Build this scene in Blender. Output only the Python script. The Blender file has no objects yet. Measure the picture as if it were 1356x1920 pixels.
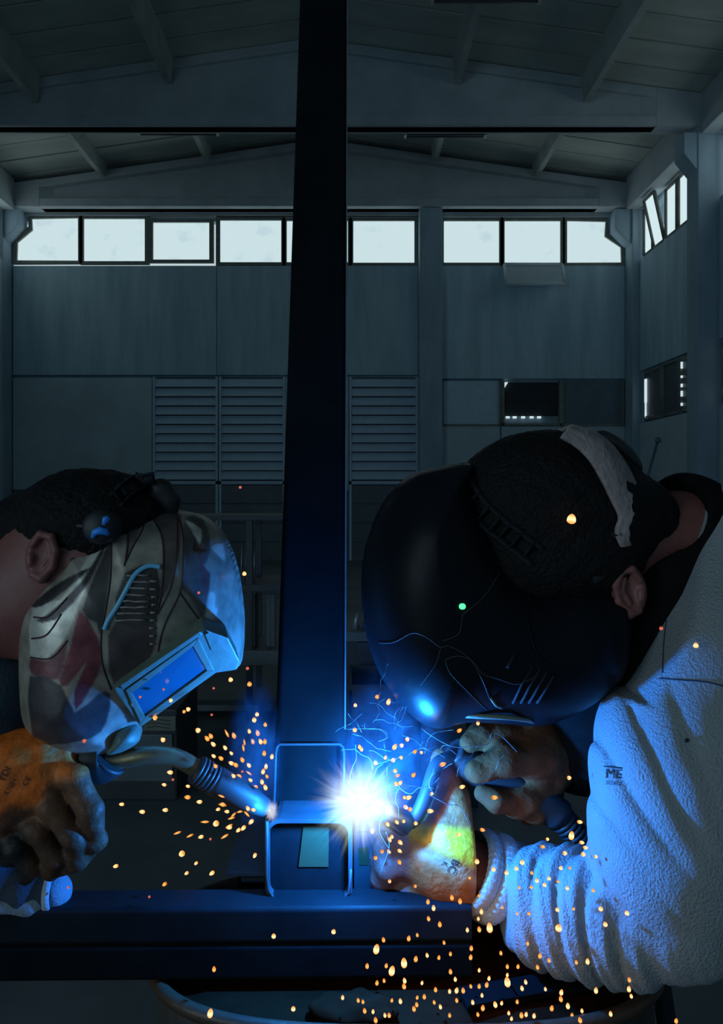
import bpy, bmesh, math, random
import numpy as np
from mathutils import Vector, Matrix

random.seed(7)
np.random.seed(7)
SC = bpy.context.scene
COL = SC.collection

# ------------------------------------------------------------------ camera
F, CX, CY, CAMZ = 1400.0, 660.0, 915.0, 1.55      # focal length in pixels, vanishing point, eye height
cam = bpy.data.cameras.new('camera')
cam.sensor_fit = 'VERTICAL'
cam.sensor_height = 36.0
cam.lens = F / 1920.0 * 36.0
cam.shift_x = (678.0 - CX) / 1920.0
cam.shift_y = -(960.0 - CY) / 1920.0
cam.clip_start = 0.02
camo = bpy.data.objects.new('camera', cam)
COL.objects.link(camo)
camo.location = (0, 0, CAMZ)
camo.rotation_euler = (math.radians(90), 0, 0)
SC.camera = camo

# ------------------------------------------------------------------ world, exposure, daylight
SC.view_settings.view_transform = 'Standard'
SC.view_settings.look = 'None'
SC.view_settings.exposure = 0.0
SC.view_settings.gamma = 1.0
SC.view_settings.use_curve_mapping = False
w = bpy.data.worlds.new('world')
SC.world = w
w.use_nodes = True
w.node_tree.nodes['Background'].inputs[0].default_value = (0.58, 0.70, 0.74, 1)
w.node_tree.nodes['Background'].inputs[1].default_value = 0.9
PANE_L = 0.78            # brightness of the daylit frosted panes
SIDE_L = 0.85             # brightness of the long side strips of glazing
DAY = (0.76, 0.96, 1.0)
def area_light(name, loc, rot, sx, sy, power, col):
    l = bpy.data.lights.new(name, 'AREA')
    l.shape = 'RECTANGLE'; l.size = sx; l.size_y = sy
    l.energy = power; l.color = col
    o = bpy.data.objects.new(name, l); COL.objects.link(o)
    o.location = loc; o.rotation_euler = rot
    return o
# added daylight fill from an assumed side gate, placed to balance the hall
area_light('gate_fill_light', (-7.25, -6.3, 2.4), (math.radians(90), 0, math.radians(-90)), 5.0, 4.4, 225, (0.58, 0.84, 1.0))
ARC_POWER, ARC2_POWER = 18.0, .36
ARC_COL = (0.012, 0.25, 1.0)
ARC2_COL = (0.02, 0.32, 1.0)

# ------------------------------------------------------------------ helpers
def U(px, py, d):
    """the point at distance d from the camera plane that is seen at photo position px, py"""
    return Vector(((px - CX) / F * d, d, CAMZ - (py - CY) / F * d))
def MPP(d): return d / F

def prop(o, label=None, cat=None, group=None, kind=None):
    if label: o['label'] = label
    if cat: o['category'] = cat
    if group: o['group'] = group
    if kind: o['kind'] = kind
    return o
def empty(name, loc=(0, 0, 0), label=None, cat=None, group=None, kind=None):
    o = bpy.data.objects.new(name, None)
    o.empty_display_size = 0.05
    COL.objects.link(o); o.location = loc
    return prop(o, label, cat, group, kind)
def attach(o, parent):
    if parent is not None:
        o.parent = parent
        # all parents are unrotated at their own location: keep world coordinates
        wl = Vector((0, 0, 0)); p = parent
        while p is not None:
            wl += p.location; p = p.parent
        o.location = Vector(o.location) - wl
    return o
def link_mesh(name, me, mat, parent=None):
    o = bpy.data.objects.new(name, me)
    COL.objects.link(o)
    if mat is not None:
        me.materials.clear(); me.materials.append(mat)
    attach(o, parent)
    return o
def np_mesh(name, V, Q, smooth=True):
    me = bpy.data.meshes.new(name)
    V = np.asarray(V, dtype=np.float32); Q = np.asarray(Q, dtype=np.int32)
    me.vertices.add(len(V)); me.vertices.foreach_set('co', V.ravel())
    k = Q.shape[1]
    me.loops.add(Q.size); me.loops.foreach_set('vertex_index', Q.ravel())
    me.polygons.add(len(Q))
    me.polygons.foreach_set('loop_start', np.arange(len(Q), dtype=np.int32) * k)
    me.polygons.foreach_set('use_smooth', np.full(len(Q), smooth, dtype=bool))
    me.update(calc_edges=True); me.validate()
    return me

class MB:
    """collects shapes and links them as one mesh"""
    def __init__(s): s.v = []; s.f = []; s.sm = []
    def add(s, vs, fs, smooth=False):
        b = len(s.v); s.v += [tuple(x) for x in vs]
        s.f += [tuple(i + b for i in f) for f in fs]; s.sm += [smooth] * len(fs)
        return s
    def box(s, x0, x1, y0, y1, z0, z1):
        vs = [(x0, y0, z0), (x1, y0, z0), (x1, y1, z0), (x0, y1, z0), (x0, y0, z1), (x1, y0, z1), (x1, y1, z1), (x0, y1, z1)]
        return s.add(vs, [(0, 3, 2, 1), (4, 5, 6, 7), (0, 1, 5, 4), (1, 2, 6, 5), (2, 3, 7, 6), (3, 0, 4, 7)])
    def hexa(s, p):
        return s.add(p, [(0, 3, 2, 1), (4, 5, 6, 7), (0, 1, 5, 4), (1, 2, 6, 5), (2, 3, 7, 6), (3, 0, 4, 7)])
    def obox(s, c, a, b, n):
        """box at centre c with half-extent vectors a, b, n"""
        c, a, b, n = map(Vector, (c, a, b, n))
        return s.hexa([c - a - b - n, c + a - b - n, c + a + b - n, c - a + b - n, c - a - b + n, c + a - b + n, c + a + b + n, c - a + b + n])
    def prism(s, poly, vec):
        n = len(poly); vec = Vector(vec)
        vs = [Vector(p) for p in poly] + [Vector(p) + vec for p in poly]
        fs = [tuple(range(n))[::-1], tuple(range(n, 2 * n))] + [(i, (i + 1) % n, n + (i + 1) % n, n + i) for i in range(n)]
        return s.add(vs, fs)
    def tube(s, path, r, n=10, caps=True, flat=1.0):
        path = [Vector(p) for p in path]; m = len(path)
        rs = r if isinstance(r, (list, tuple)) else [r] * m
        vs = []; up = None
        for i, p in enumerate(path):
            t = (path[min(i + 1, m - 1)] - path[max(i - 1, 0)]).normalized()
            if up is None:
                up = Vector((0, 0, 1)) if abs(t.z) < 0.9 else Vector((0, 1, 0))
            a = t.cross(up).normalized(); b = a.cross(t).normalized(); up = b
            for k in range(n):
                th = 2 * math.pi * k / n
                vs.append(p + a * (rs[i] * math.cos(th)) + b * (rs[i] * flat * math.sin(th)))
        fs = [(i * n + k, i * n + (k + 1) % n, (i + 1) * n + (k + 1) % n, (i + 1) * n + k) for i in range(m - 1) for k in range(n)]
        s.add(vs, fs, True)
        if caps:
            b = len(s.v) - len(vs)
            s.f.append(tuple(b + k for k in range(n))[::-1]); s.sm.append(False)
            s.f.append(tuple(b + (m - 1) * n + k for k in range(n))); s.sm.append(False)
        return s
    def lathe(s, prof, c, axis=(0, 0, 1), n=48):
        """prof: list of (radius, height) along axis"""
        ax = Vector(axis).normalized(); a = ax.orthogonal().normalized(); b = ax.cross(a); c = Vector(c)
        vs = []
        for (r, h) in prof:
            for k in range(n):
                th = 2 * math.pi * k / n
                vs.append(c + ax * h + a * (r * math.cos(th)) + b * (r * math.sin(th)))
        m = len(prof)
        fs = [(i * n + k, i * n + (k + 1) % n, (i + 1) * n + (k + 1) % n, (i + 1) * n + k) for i in range(m - 1) for k in range(n)]
        return s.add(vs, fs, True)
    def rect_tube(s, p0, p1, side, w, h, r, t=0.005, seg=5, cap0=False, cap1=True):
        """hollow rounded rectangular tube from p0 to p1; side = unit vector across the width"""
        p0, p1, side = Vector(p0), Vector(p1), Vector(side).normalized()
        ax = (p1 - p0).normalized(); up = side.cross(ax).normalized()
        def loop(p, w, h, r):
            out = []
            for (sx, sy, a0) in ((1, 1, 0), (-1, 1, 90), (-1, -1, 180), (1, -1, 270)):
                for k in range(seg + 1):
                    a = math.radians(a0 + 90 * k / seg)
                    out.append(p + side * (sx * (w / 2 - r) + r * math.cos(a)) + up * (sy * (h / 2 - r) + r * math.sin(a)))
            return out
        n = 4 * (seg + 1)
        L = [loop(p0, w, h, r), loop(p1, w, h, r), loop(p1, w - 2 * t, h - 2 * t, max(r - t, .001)), loop(p0, w - 2 * t, h - 2 * t, max(r - t, .001))]
        vs = L[0] + L[1] + L[2] + L[3]
        fs = []
        for q in range(4):
            a, b = q * n, ((q + 1) % 4) * n
            fs += [(a + k, a + (k + 1) % n, b + (k + 1) % n, b + k) for k in range(n)]
        s.add(vs, fs, False)
        b0 = len(s.v) - len(vs)
        if cap0: s.f.append(tuple(b0 + 3 * n + k for k in range(n))); s.sm.append(False)
        if cap1: s.f.append(tuple(b0 + 2 * n + k for k in range(n))); s.sm.append(False)
        return s
    def mesh(s, name):
        me = bpy.data.meshes.new(name)
        me.from_pydata(s.v, [], s.f)
        me.polygons.foreach_set('use_smooth', s.sm)
        bm = bmesh.new(); bm.from_mesh(me)
        bmesh.ops.recalc_face_normals(bm, faces=bm.faces)
        bm.to_mesh(me); bm.free(); me.update()
        return me
    def build(s, name, mat, parent=None, bevel=0.0):
        me = s.mesh(name)
        if bevel:
            bm = bmesh.new(); bm.from_mesh(me)
            ed = [e for e in bm.edges if len(e.link_faces) == 2 and e.calc_face_angle(0) > 0.6]
            bmesh.ops.bevel(bm, geom=ed, offset=bevel, segments=2, affect='EDGES', profile=0.6)
            bm.to_mesh(me); bm.free()
        return link_mesh(name, me, mat, parent)

# ---- signed distance shapes and surface nets, for bodies, cloth and shells
def cap(p, a, b, ra, rb):
    a = np.asarray(a, float); b = np.asarray(b, float)
    ab = b - a; t = np.clip(((p - a) @ ab) / (ab @ ab), 0, 1)
    d = p - (a + t[:, None] * ab)
    return np.sqrt((d * d).sum(1)) - (ra + (rb - ra) * t)
def ell(p, c, r, R=None):
    q = p - np.asarray(c, float)
    if R is not None: q = q @ np.asarray(R, float)
    r = np.asarray(r, float)
    k0 = np.sqrt(((q / r) ** 2).sum(1)); k1 = np.sqrt(((q / (r * r)) ** 2).sum(1))
    return k0 * (k0 - 1.0) / np.maximum(k1, 1e-9)
def smin(a, b, k):
    h = np.maximum(k - np.abs(a - b), 0) / k
    return np.minimum(a, b) - h * h * k * 0.25
def smax(a, b, k): return -smin(-a, -b, k)
def chain(p, pts, k=0.02):
    """pts: (point, radius) list -> smooth tapered limb"""
    f = None
    for (a, ra), (b, rb) in zip(pts[:-1], pts[1:]):
        g = cap(p, a, b, ra, rb)
        f = g if f is None else smin(f, g, k)
    return f
def surfnet(f, lo, hi, h, B=20):
    lo = np.asarray(lo, float); hi = np.asarray(hi, float)
    n = np.ceil((hi - lo) / h).astype(int) + 2
    vol = np.empty(n, dtype=np.float32)
    axs = [lo[i] + h * np.arange(n[i]) for i in range(3)]
    starts = [(i, j, k) for i in range(0, n[0], B) for j in range(0, n[1], B) for k in range(0, n[2], B)]
    cen = np.array([[axs[a][min(s[a] + B // 2, n[a] - 1)] for a in range(3)] for s in starts])
    val = f(cen)
    rad = 0.87 * B * h * 1.45 + 0.02
    for s, v in zip(starts, val):
        sl = tuple(slice(s[a], min(s[a] + B, n[a])) for a in range(3))
        if abs(v) > rad:
            vol[sl] = v
        else:
            g = np.stack(np.meshgrid(axs[0][sl[0]], axs[1][sl[1]], axs[2][sl[2]], indexing='ij'), -1)
            vol[sl] = f(g.reshape(-1, 3)).reshape(g.shape[:3])
    S = vol < 0
    c = np.zeros(n - 1, dtype=np.int8)
    for i in (0, 1):
        for j in (0, 1):
            for k in (0, 1):
                c += S[i:n[0] - 1 + i, j:n[1] - 1 + j, k:n[2] - 1 + k]
    act = (c > 0) & (c < 8)
    I = np.argwhere(act)
    idx = np.full(n - 1, -1, dtype=np.int64); idx[act] = np.arange(len(I))
    acc = np.zeros((len(I), 3)); cnt = np.zeros(len(I))
    for ax in range(3):
        o1, o2 = [a for a in range(3) if a != ax]
        for u in (0, 1):
            for v in (0, 1):
                A = I.copy(); A[:, o1] += u; A[:, o2] += v
                Bn = A.copy(); Bn[:, ax] += 1
                va = vol[A[:, 0], A[:, 1], A[:, 2]]; vb = vol[Bn[:, 0], Bn[:, 1], Bn[:, 2]]
                m = (va < 0) != (vb < 0)
                t = np.where(m, va / np.where(m, va - vb, 1), 0)
                P = A.astype(float); P[:, ax] += t
                acc[m] += P[m]; cnt[m] += 1
    V = lo + h * acc / cnt[:, None]
    quads = []
    for ax in range(3):
        o1, o2 = (ax + 1) % 3, (ax + 2) % 3
        sl0 = [slice(None)] * 3; sl1 = [slice(None)] * 3
        sl0[ax] = slice(0, n[ax] - 1); sl1[ax] = slice(1, n[ax])
        m = S[tuple(sl0)] != S[tuple(sl1)]
        E = np.argwhere(m)
        ok = (E[:, o1] > 0) & (E[:, o2] > 0) & (E[:, o1] < n[o1] - 1) & (E[:, o2] < n[o2] - 1)
        E = E[ok]
        inside = S[E[:, 0], E[:, 1], E[:, 2]]
        q = []
        for (u, v) in ((-1, -1), (0, -1), (0, 0), (-1, 0)):
            Cc = E.copy(); Cc[:, o1] += u; Cc[:, o2] += v
            q.append(idx[Cc[:, 0], Cc[:, 1], Cc[:, 2]])
        q = np.stack(q, 1)
        q[~inside] = q[~inside][:, ::-1]
        quads.append(q)
    Q = np.concatenate(quads)
    return V, Q[(Q >= 0).all(1)]
def poly_sdf(P, poly):
    """signed distance of 2-D points to a closed polygon (negative inside)"""
    poly = np.asarray(poly, float); n = len(poly)
    d = np.full(len(P), 1e9); ins = np.zeros(len(P), bool)
    for i in range(n):
        a, b = poly[i], poly[(i + 1) % n]
        e = b - a; w_ = P - a
        t = np.clip((w_ @ e) / (e @ e), 0, 1)
        q = w_ - t[:, None] * e
        d = np.minimum(d, (q * q).sum(1))
        c1 = (a[1] <= P[:, 1]) != (b[1] <= P[:, 1])
        xx = a[0] + (P[:, 1] - a[1]) / np.where(abs(e[1]) < 1e-9, 1e-9, e[1]) * e[0]
        ins ^= c1 & (P[:, 0] < xx)
    d = np.sqrt(d)
    return np.where(ins, -d, d)
def catmull(pts, k=6, closed=False):
    pts = [np.asarray(p, float) for p in pts]; n = len(pts); out = []
    rng = range(n) if closed else range(n - 1)
    for i in rng:
        g = (lambda j: pts[j % n]) if closed else (lambda j: pts[min(max(j, 0), n - 1)])
        p0, p1, p2, p3 = g(i - 1), g(i), g(i + 1), g(i + 2)
        for q in range(k):
            t = q / k
            out.append(0.5 * ((2 * p1) + (-p0 + p2) * t + (2 * p0 - 5 * p1 + 4 * p2 - p3) * t * t + (-p0 + 3 * p1 - 3 * p2 + p3) * t ** 3))
    if not closed: out.append(pts[-1])
    return out

# ------------------------------------------------------------------ materials
def mat(name, col, rough=0.6, metal=0.0, col2=None, nscale=6.0, stretch=(1, 1, 1), bump=0.0, bscale=120.0, spec=0.5, lo=0.35, hi=0.65, coat=0.0, detail=6.0):
    m = bpy.data.materials.new(name); m.use_nodes = True
    nt = m.node_tree; b = nt.nodes['Principled BSDF']
    b.inputs['Base Color'].default_value = (*col, 1)
    b.inputs['Roughness'].default_value = rough
    b.inputs['Metallic'].default_value = metal
    b.inputs['Specular IOR Level'].default_value = spec
    b.inputs['Coat Weight'].default_value = coat
    geo = nt.nodes.new('ShaderNodeNewGeometry')
    mp = nt.nodes.new('ShaderNodeMapping'); mp.inputs['Scale'].default_value = stretch
    nt.links.new(geo.outputs['Position'], mp.inputs['Vector'])
    if col2 is not None:
        n = nt.nodes.new('ShaderNodeTexNoise'); n.inputs['Scale'].default_value = nscale
        n.inputs['Detail'].default_value = detail; n.inputs['Roughness'].default_value = 0.62
        nt.links.new(mp.outputs[0], n.inputs['Vector'])
        r = nt.nodes.new('ShaderNodeValToRGB')
        r.color_ramp.elements[0].position = lo; r.color_ramp.elements[1].position = hi
        r.color_ramp.elements[0].color = (*col, 1); r.color_ramp.elements[1].color = (*col2, 1)
        nt.links.new(n.outputs['Fac'], r.inputs[0]); nt.links.new(r.outputs[0], b.inputs['Base Color'])
    if bump:
        n2 = nt.nodes.new('ShaderNodeTexNoise'); n2.inputs['Scale'].default_value = bscale; n2.inputs['Detail'].default_value = 4
        nt.links.new(geo.outputs['Position'], n2.inputs['Vector'])
        bp = nt.nodes.new('ShaderNodeBump'); bp.inputs['Strength'].default_value = bump; bp.inputs['Distance'].default_value = 0.01
        nt.links.new(n2.outputs['Fac'], bp.inputs['Height']); nt.links.new(bp.outputs[0], b.inputs['Normal'])
    return m
def vcol_mat(name, rough=0.5, metal=0.0, bump=0.0, bscale=120.0, spec=0.5, coat=0.0, vary=0.25, nscale=30.0):
    """base colour from the mesh's own paint attribute, broken up by grime noise"""
    m = mat(name, (1, 1, 1), rough, metal, bump=bump, bscale=bscale, spec=spec, coat=coat)
    nt = m.node_tree; b = nt.nodes['Principled BSDF']
    a = nt.nodes.new('ShaderNodeAttribute'); a.attribute_name = 'paint'
    n = nt.nodes.new('ShaderNodeTexNoise'); n.inputs['Scale'].default_value = nscale; n.inputs['Detail'].default_value = 6
    geo = nt.nodes.new('ShaderNodeNewGeometry'); nt.links.new(geo.outputs['Position'], n.inputs['Vector'])
    mr = nt.nodes.new('ShaderNodeMapRange'); mr.inputs['From Min'].default_value = 0.3; mr.inputs['From Max'].default_value = 0.7
    mr.inputs['To Min'].default_value = 1 - vary; mr.inputs['To Max'].default_value = 1 + vary
    nt.links.new(n.outputs['Fac'], mr.inputs['Value'])
    mx = nt.nodes.new('ShaderNodeVectorMath'); mx.operation = 'SCALE'
    nt.links.new(a.outputs['Color'], mx.inputs[0]); nt.links.new(mr.outputs[0], mx.inputs['Scale'])
    nt.links.new(mx.outputs[0], b.inputs['Base Color'])
    return m
def emis(name, col, strength, col2=None, nscale=5.0):
    m = bpy.data.materials.new(name); m.use_nodes = True
    nt = m.node_tree; nt.nodes.remove(nt.nodes['Principled BSDF'])
    e = nt.nodes.new('ShaderNodeEmission'); e.inputs[0].default_value = (*col, 1); e.inputs[1].default_value = strength
    nt.links.new(e.outputs[0], nt.nodes['Material Output'].inputs['Surface'])
    if col2 is not None:
        geo = nt.nodes.new('ShaderNodeNewGeometry')
        n = nt.nodes.new('ShaderNodeTexNoise'); n.inputs['Scale'].default_value = nscale; n.inputs['Detail'].default_value = 8
        nt.links.new(geo.outputs['Position'], n.inputs['Vector'])
        r = nt.nodes.new('ShaderNodeValToRGB'); r.color_ramp.elements[0].position = 0.30; r.color_ramp.elements[1].position = 0.42
        r.color_ramp.elements[0].color = (*col2, 1); r.color_ramp.elements[1].color = (*col, 1)
        nt.links.new(n.outputs['Fac'], r.inputs[0]); nt.links.new(r.outputs[0], e.inputs[0])
    return m
def paint_attr(me, colors):
    a = me.color_attributes.new('paint', 'FLOAT_COLOR', 'POINT')
    c = np.ones((len(me.vertices), 4), dtype=np.float32); c[:, :3] = colors
    a.data.foreach_set('color', c.ravel())

M = {}
M['concrete'] = mat('concrete', (.34, .40, .42), .9, col2=(.46, .52, .53), nscale=1.3, bump=.15, bscale=25)
M['panel'] = mat('concrete_panel', (.38, .54, .63), .92, col2=(.52, .68, .77), nscale=2.2, stretch=(1.6, 1.6, .22), bump=.15, bscale=30)
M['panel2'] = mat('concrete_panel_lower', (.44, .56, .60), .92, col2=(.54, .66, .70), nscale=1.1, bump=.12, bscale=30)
M['column'] = mat('concrete_column', (.27, .38, .46), .9, col2=(.38, .50, .58), nscale=2.0, stretch=(1, 1, .35), bump=.15, bscale=25)
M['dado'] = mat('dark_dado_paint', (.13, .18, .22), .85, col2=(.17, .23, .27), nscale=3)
M['roof'] = mat('roof_panel', (.46, .50, .46), .9, col2=(.60, .63, .58), nscale=1.6, stretch=(.4, 1.4, 1), bump=.2, bscale=30)
M['rib'] = mat('roof_rib', (.38, .43, .42), .9, col2=(.50, .54, .52), nscale=3)
M['girder'] = mat('girder_concrete', (.36, .42, .45), .9, col2=(.48, .54, .57), nscale=1.2, bump=.2, bscale=22)
M['louvre'] = mat('louvre_steel', (.50, .66, .80), .8, .0, col2=(.58, .73, .86), nscale=5)
M['louvre_dark'] = mat('louvre_gap', (.11, .14, .165), .8)
M['shed_dark'] = mat('dark_corrugated_sheet', (.035, .042, .05), .8)
M['winframe'] = mat('window_frame_paint', (.18, .20, .18), .6, col2=(.26, .28, .25), nscale=8)
M['pane'] = emis('daylit_frosted_pane', DAY, PANE_L, (.66, .86, .93), 2.6)
M['pane_side'] = emis('daylit_side_glazing', DAY, SIDE_L)
M['pane_dim'] = mat('frosted_sash_glass', (.82, .88, .90), .35, col2=(.7, .76, .78), nscale=6)
_nt = M['pane_dim'].node_tree
_tr = _nt.nodes.new('ShaderNodeBsdfTranslucent'); _tr.inputs[0].default_value = (.85, .92, .95, 1)
_mx = _nt.nodes.new('ShaderNodeMixShader'); _mx.inputs[0].default_value = .65
_nt.links.new(_nt.nodes['Principled BSDF'].outputs[0], _mx.inputs[1]); _nt.links.new(_tr.outputs[0], _mx.inputs[2])
_nt.links.new(_mx.outputs[0], _nt.nodes['Material Output'].inputs['Surface'])
M['floor'] = mat('floor_concrete', (.10, .125, .145), .6, col2=(.17, .20, .22), nscale=1.7, bump=.12, bscale=18)
M['lampwhite'] = mat('lamp_housing', (.10, .11, .115), .5)
M['tubewhite'] = mat('lamp_tube_glass', (.5, .52, .52), .3)
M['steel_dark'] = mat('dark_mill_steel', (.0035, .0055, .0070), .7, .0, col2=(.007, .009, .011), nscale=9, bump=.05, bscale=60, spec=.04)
M['steel_blue'] = mat('blue_grey_mill_steel', (.045, .060, .080), .5, .3, col2=(.075, .095, .12), nscale=12, stretch=(.3, 1, 1), bump=.05, bscale=70, spec=.3)
M['steel_bright'] = mat('bright_cut_edge', (.30, .33, .35), .4, .5)
M['machine'] = mat('machine_paint_dark', (.035, .045, .055), .5, col2=(.05, .06, .07), nscale=6)
M['machine2'] = mat('machine_paint_blue_grey', (.10, .13, .155), .5, col2=(.14, .17, .19), nscale=6)
M['paper'] = mat('paper_label', (.20, .22, .19), .8, col2=(.16, .18, .155), nscale=30)
M['sticker'] = mat('dusty_sticker', (.060, .062, .030), .85, col2=(.048, .050, .025), nscale=30, spec=.1)
M['cut_edge'] = mat('dull_cut_edge', (.045, .05, .055), .5, .2, spec=.2)
M['yellowbox'] = mat('yellow_carton', (.42, .36, .16), .8)

# ------------------------------------------------------------------ the hall
D = 16.0                      # gable wall
K = D / F
XL, XR, XM, ZR, SL = -7.30, 6.0, -0.65, 8.95, 0.143
def gx(px): return (px - CX) * K
def gz(py): return CAMZ - (py - CY) * K
def roof_z(x): return ZR - SL * abs(x - XM)

fl = MB().box(-9, 9, -9, 17, -.12, 0).build('floor', M['floor']); prop(fl, 'dark grey worn concrete workshop floor', kind='structure')

# gable wall: backing, panels, columns
wf = MB().box(-8.4, 7.2, D + .12, D + .3, -.1, 6.34).box(-8.4, 7.2, D + .12, D + .3, 7.3, 9.4).build('wall_far', M['column'])
prop(wf, 'grey precast concrete gable wall at the far end of the hall', kind='structure')
def gpanel(x0, x1, y0, y1, m, yo=0.0, name='panel'):
    return MB().box(gx(x0), gx(x1), D + yo, D + .14, gz(y1), gz(y0)).build(name, m, wf, bevel=.012)
gpanel(24, 406, 498, 703, M['panel']); gpanel(407, 784, 498, 703, M['panel']); gpanel(827, 1172, 498, 710, M['panel'])
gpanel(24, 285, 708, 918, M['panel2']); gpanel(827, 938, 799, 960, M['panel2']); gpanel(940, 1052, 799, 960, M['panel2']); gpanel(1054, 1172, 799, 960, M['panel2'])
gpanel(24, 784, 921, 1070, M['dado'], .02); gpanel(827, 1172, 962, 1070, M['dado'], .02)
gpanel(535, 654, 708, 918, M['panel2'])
def column(px0, px1, y0, y1, parent, z1=7.45):
    return MB().box(px0, px1, y0, y1, 0, z1).build('column', M['column'], parent, bevel=.02)
column(gx(784.5), gx(826.5), D - .34, D + .14, wf)
column(gx(1172.5), gx(1199), D - .42, D + .14, wf, 8.0)
column(gx(-22), gx(22), D - .42, D + .14, wf, 8.0)
# corbels under the girder ends
def corbel(xa, xb, zt, zm, zb, y0, y1, parent):
    MB().prism([(xa, y0, zt), (xb, y0, zt), (xb, y0, zm), (xa, y0, zb)], (0, y1 - y0, 0)).build('corbel', M['column'], parent, bevel=.015)
corbel(gx(1173), gx(1143), gz(403), gz(440), gz(468), D - .36, D + .1, wf)
corbel(gx(22), gx(48), gz(398), gz(430), gz(458), D - .36, D + .1, wf)

# gable windows
win_n = [0]
def window(poly, dims, yb, glass='pane', sash=0.05, bars=True):
    """poly in gable pixels; frame follows the outline"""
    win_n[0] += 1
    w_ = empty('window_%d' % win_n[0], (gx(poly[0][0]), D, gz(poly[0][1])), kind='structure')
    pts = [Vector((gx(a), yb, gz(b))) for a, b in poly]
    c = sum(pts, Vector()) / len(pts)
    ins = [p + (c - p).normalized() * 0.05 for p in pts]
    out = [p + (p - c).normalized() * 0.06 for p in pts]
    fr = MB(); n = len(pts)
    for i in range(n):
        j = (i + 1) % n
        dy = Vector((0, .09, 0))
        fr.hexa([out[i], out[j], ins[j], ins[i], out[i] + dy, out[j] + dy, ins[j] + dy, ins[i] + dy])
    fr.build('frame', M['winframe'], w_)
    MB().prism([p + Vector((0, .05, 0)) for p in pts], (0, .02, 0)).build('pane', M[glass], w_)
    return w_
R4 = lambda x0, x1, y0, y1: [(x0, y0), (x1, y0), (x1, y1), (x0, y1)]
window([(57, 406), (150, 406), (150, 491), (28, 491), (28, 455), (57, 428)], None, D)
window(R4(153, 275, 407, 492), None, D)
window(R4(283, 396, 414, 489), None, D)
window(R4(409, 531, 410, 494), None, D)
window(R4(534, 656, 411, 494), None, D)
window(R4(659, 781, 411, 495), None, D)
window(R4(829, 940, 411, 495), None, D)
w8 = window(R4(943, 1055, 411, 495), None, D)
window([(1060, 411), (1138, 411), (1138, 440), (1169, 464), (1169, 495), (1060, 495)], None, D)
# opened bottom sash hanging into the room
a0, a1 = Vector((gx(945), D - .03, gz(497))), Vector((gx(1054), D - .03, gz(497)))
b0, b1 = Vector((gx(950) * .975, D - .42, 1.55 + (gz(533) - 1.55) * .975)), Vector((gx(1060) * .975, D - .42, 1.55 + (gz(533) - 1.55) * .975))
sash = MB()
for p, q in ((a0, a1), (a1, b1), (b1, b0), (b0, a0)): sash.tube([p, q], .035, 6)
so = sash.build('sash', M['pane_dim'], w8); so['label'] = 'opened bottom-hung sash tilted into the room'
MB().prism([a0, a1, b1, b0], (0, 0, .012)).build('sash_pane', M['pane_dim'], w8)
# the lintel ledge over the windows
MB().box(gx(46), gx(784), D - .05, D + .1, gz(405), gz(396)).build('lintel', M['girder'], wf)
MB().box(gx(827), gx(1150), D - .05, D + .1, gz(408), gz(400)).build('lintel', M['girder'], wf)

# lower gable windows: two blanked, one open onto a dark corrugated shed
for (x0, x1, lab) in ((830, 938, 'blanked light panel'), (1055, 1168, 'blanked dark panel')):
    win_n[0] += 1
    w_ = empty('window_%d' % win_n[0], (gx(x0), D, gz(797)), kind='structure')
    MB().box(gx(x0), gx(x1), D + .03, D + .08, gz(796), gz(714)).build('board', M['louvre'] if x0 < 900 else M['dado'], w_)
    fr = MB().box(gx(x0 - 2), gx(x0 + 2), D - .02, D + .09, gz(798), gz(712)).box(gx(x1 - 2), gx(x1 + 2), D - .02, D + .09, gz(798), gz(712)).box(gx(x0), gx(x1), D - .02, D + .09, gz(799), gz(795))
    fr.build('frame', M['winframe'], w_)
win_n[0] += 1
w_ = empty('window_%d' % win_n[0], (gx(943), D, gz(797)), kind='structure')
for i in range(6):
    z1 = gz(716 + i * 10.6)
    MB().prism([(gx(945), D + .10, z1), (gx(945), D + .13, z1 - .06), (gx(945), D + .10, z1 - .118)], (gx(1050) - gx(945), 0, 0)).build('corrugation', M['shed_dark'], w_)
MB().box(gx(941), gx(946), D - .02, D + .12, gz(797), gz(713)).box(gx(1049), gx(1053), D - .02, D + .12, gz(797), gz(713)).box(gx(941), gx(1053), D - .02, D + .12, gz(798), gz(794)).build('frame', M['winframe'], w_)
for x in (950, 963, 979, 995, 1009):
    MB().box(gx(x), gx(x + 7), D + .05, D + .08, gz(784), gz(780)).build('daylight_gap', M['pane'], w_)
MB().prism([(gx(946), D + .05, gz(716)), (gx(954), D + .05, gz(716)), (gx(947), D + .05, gz(727))], (0, .03, 0)).build('daylight_gap', M['pane'], w_)

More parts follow.
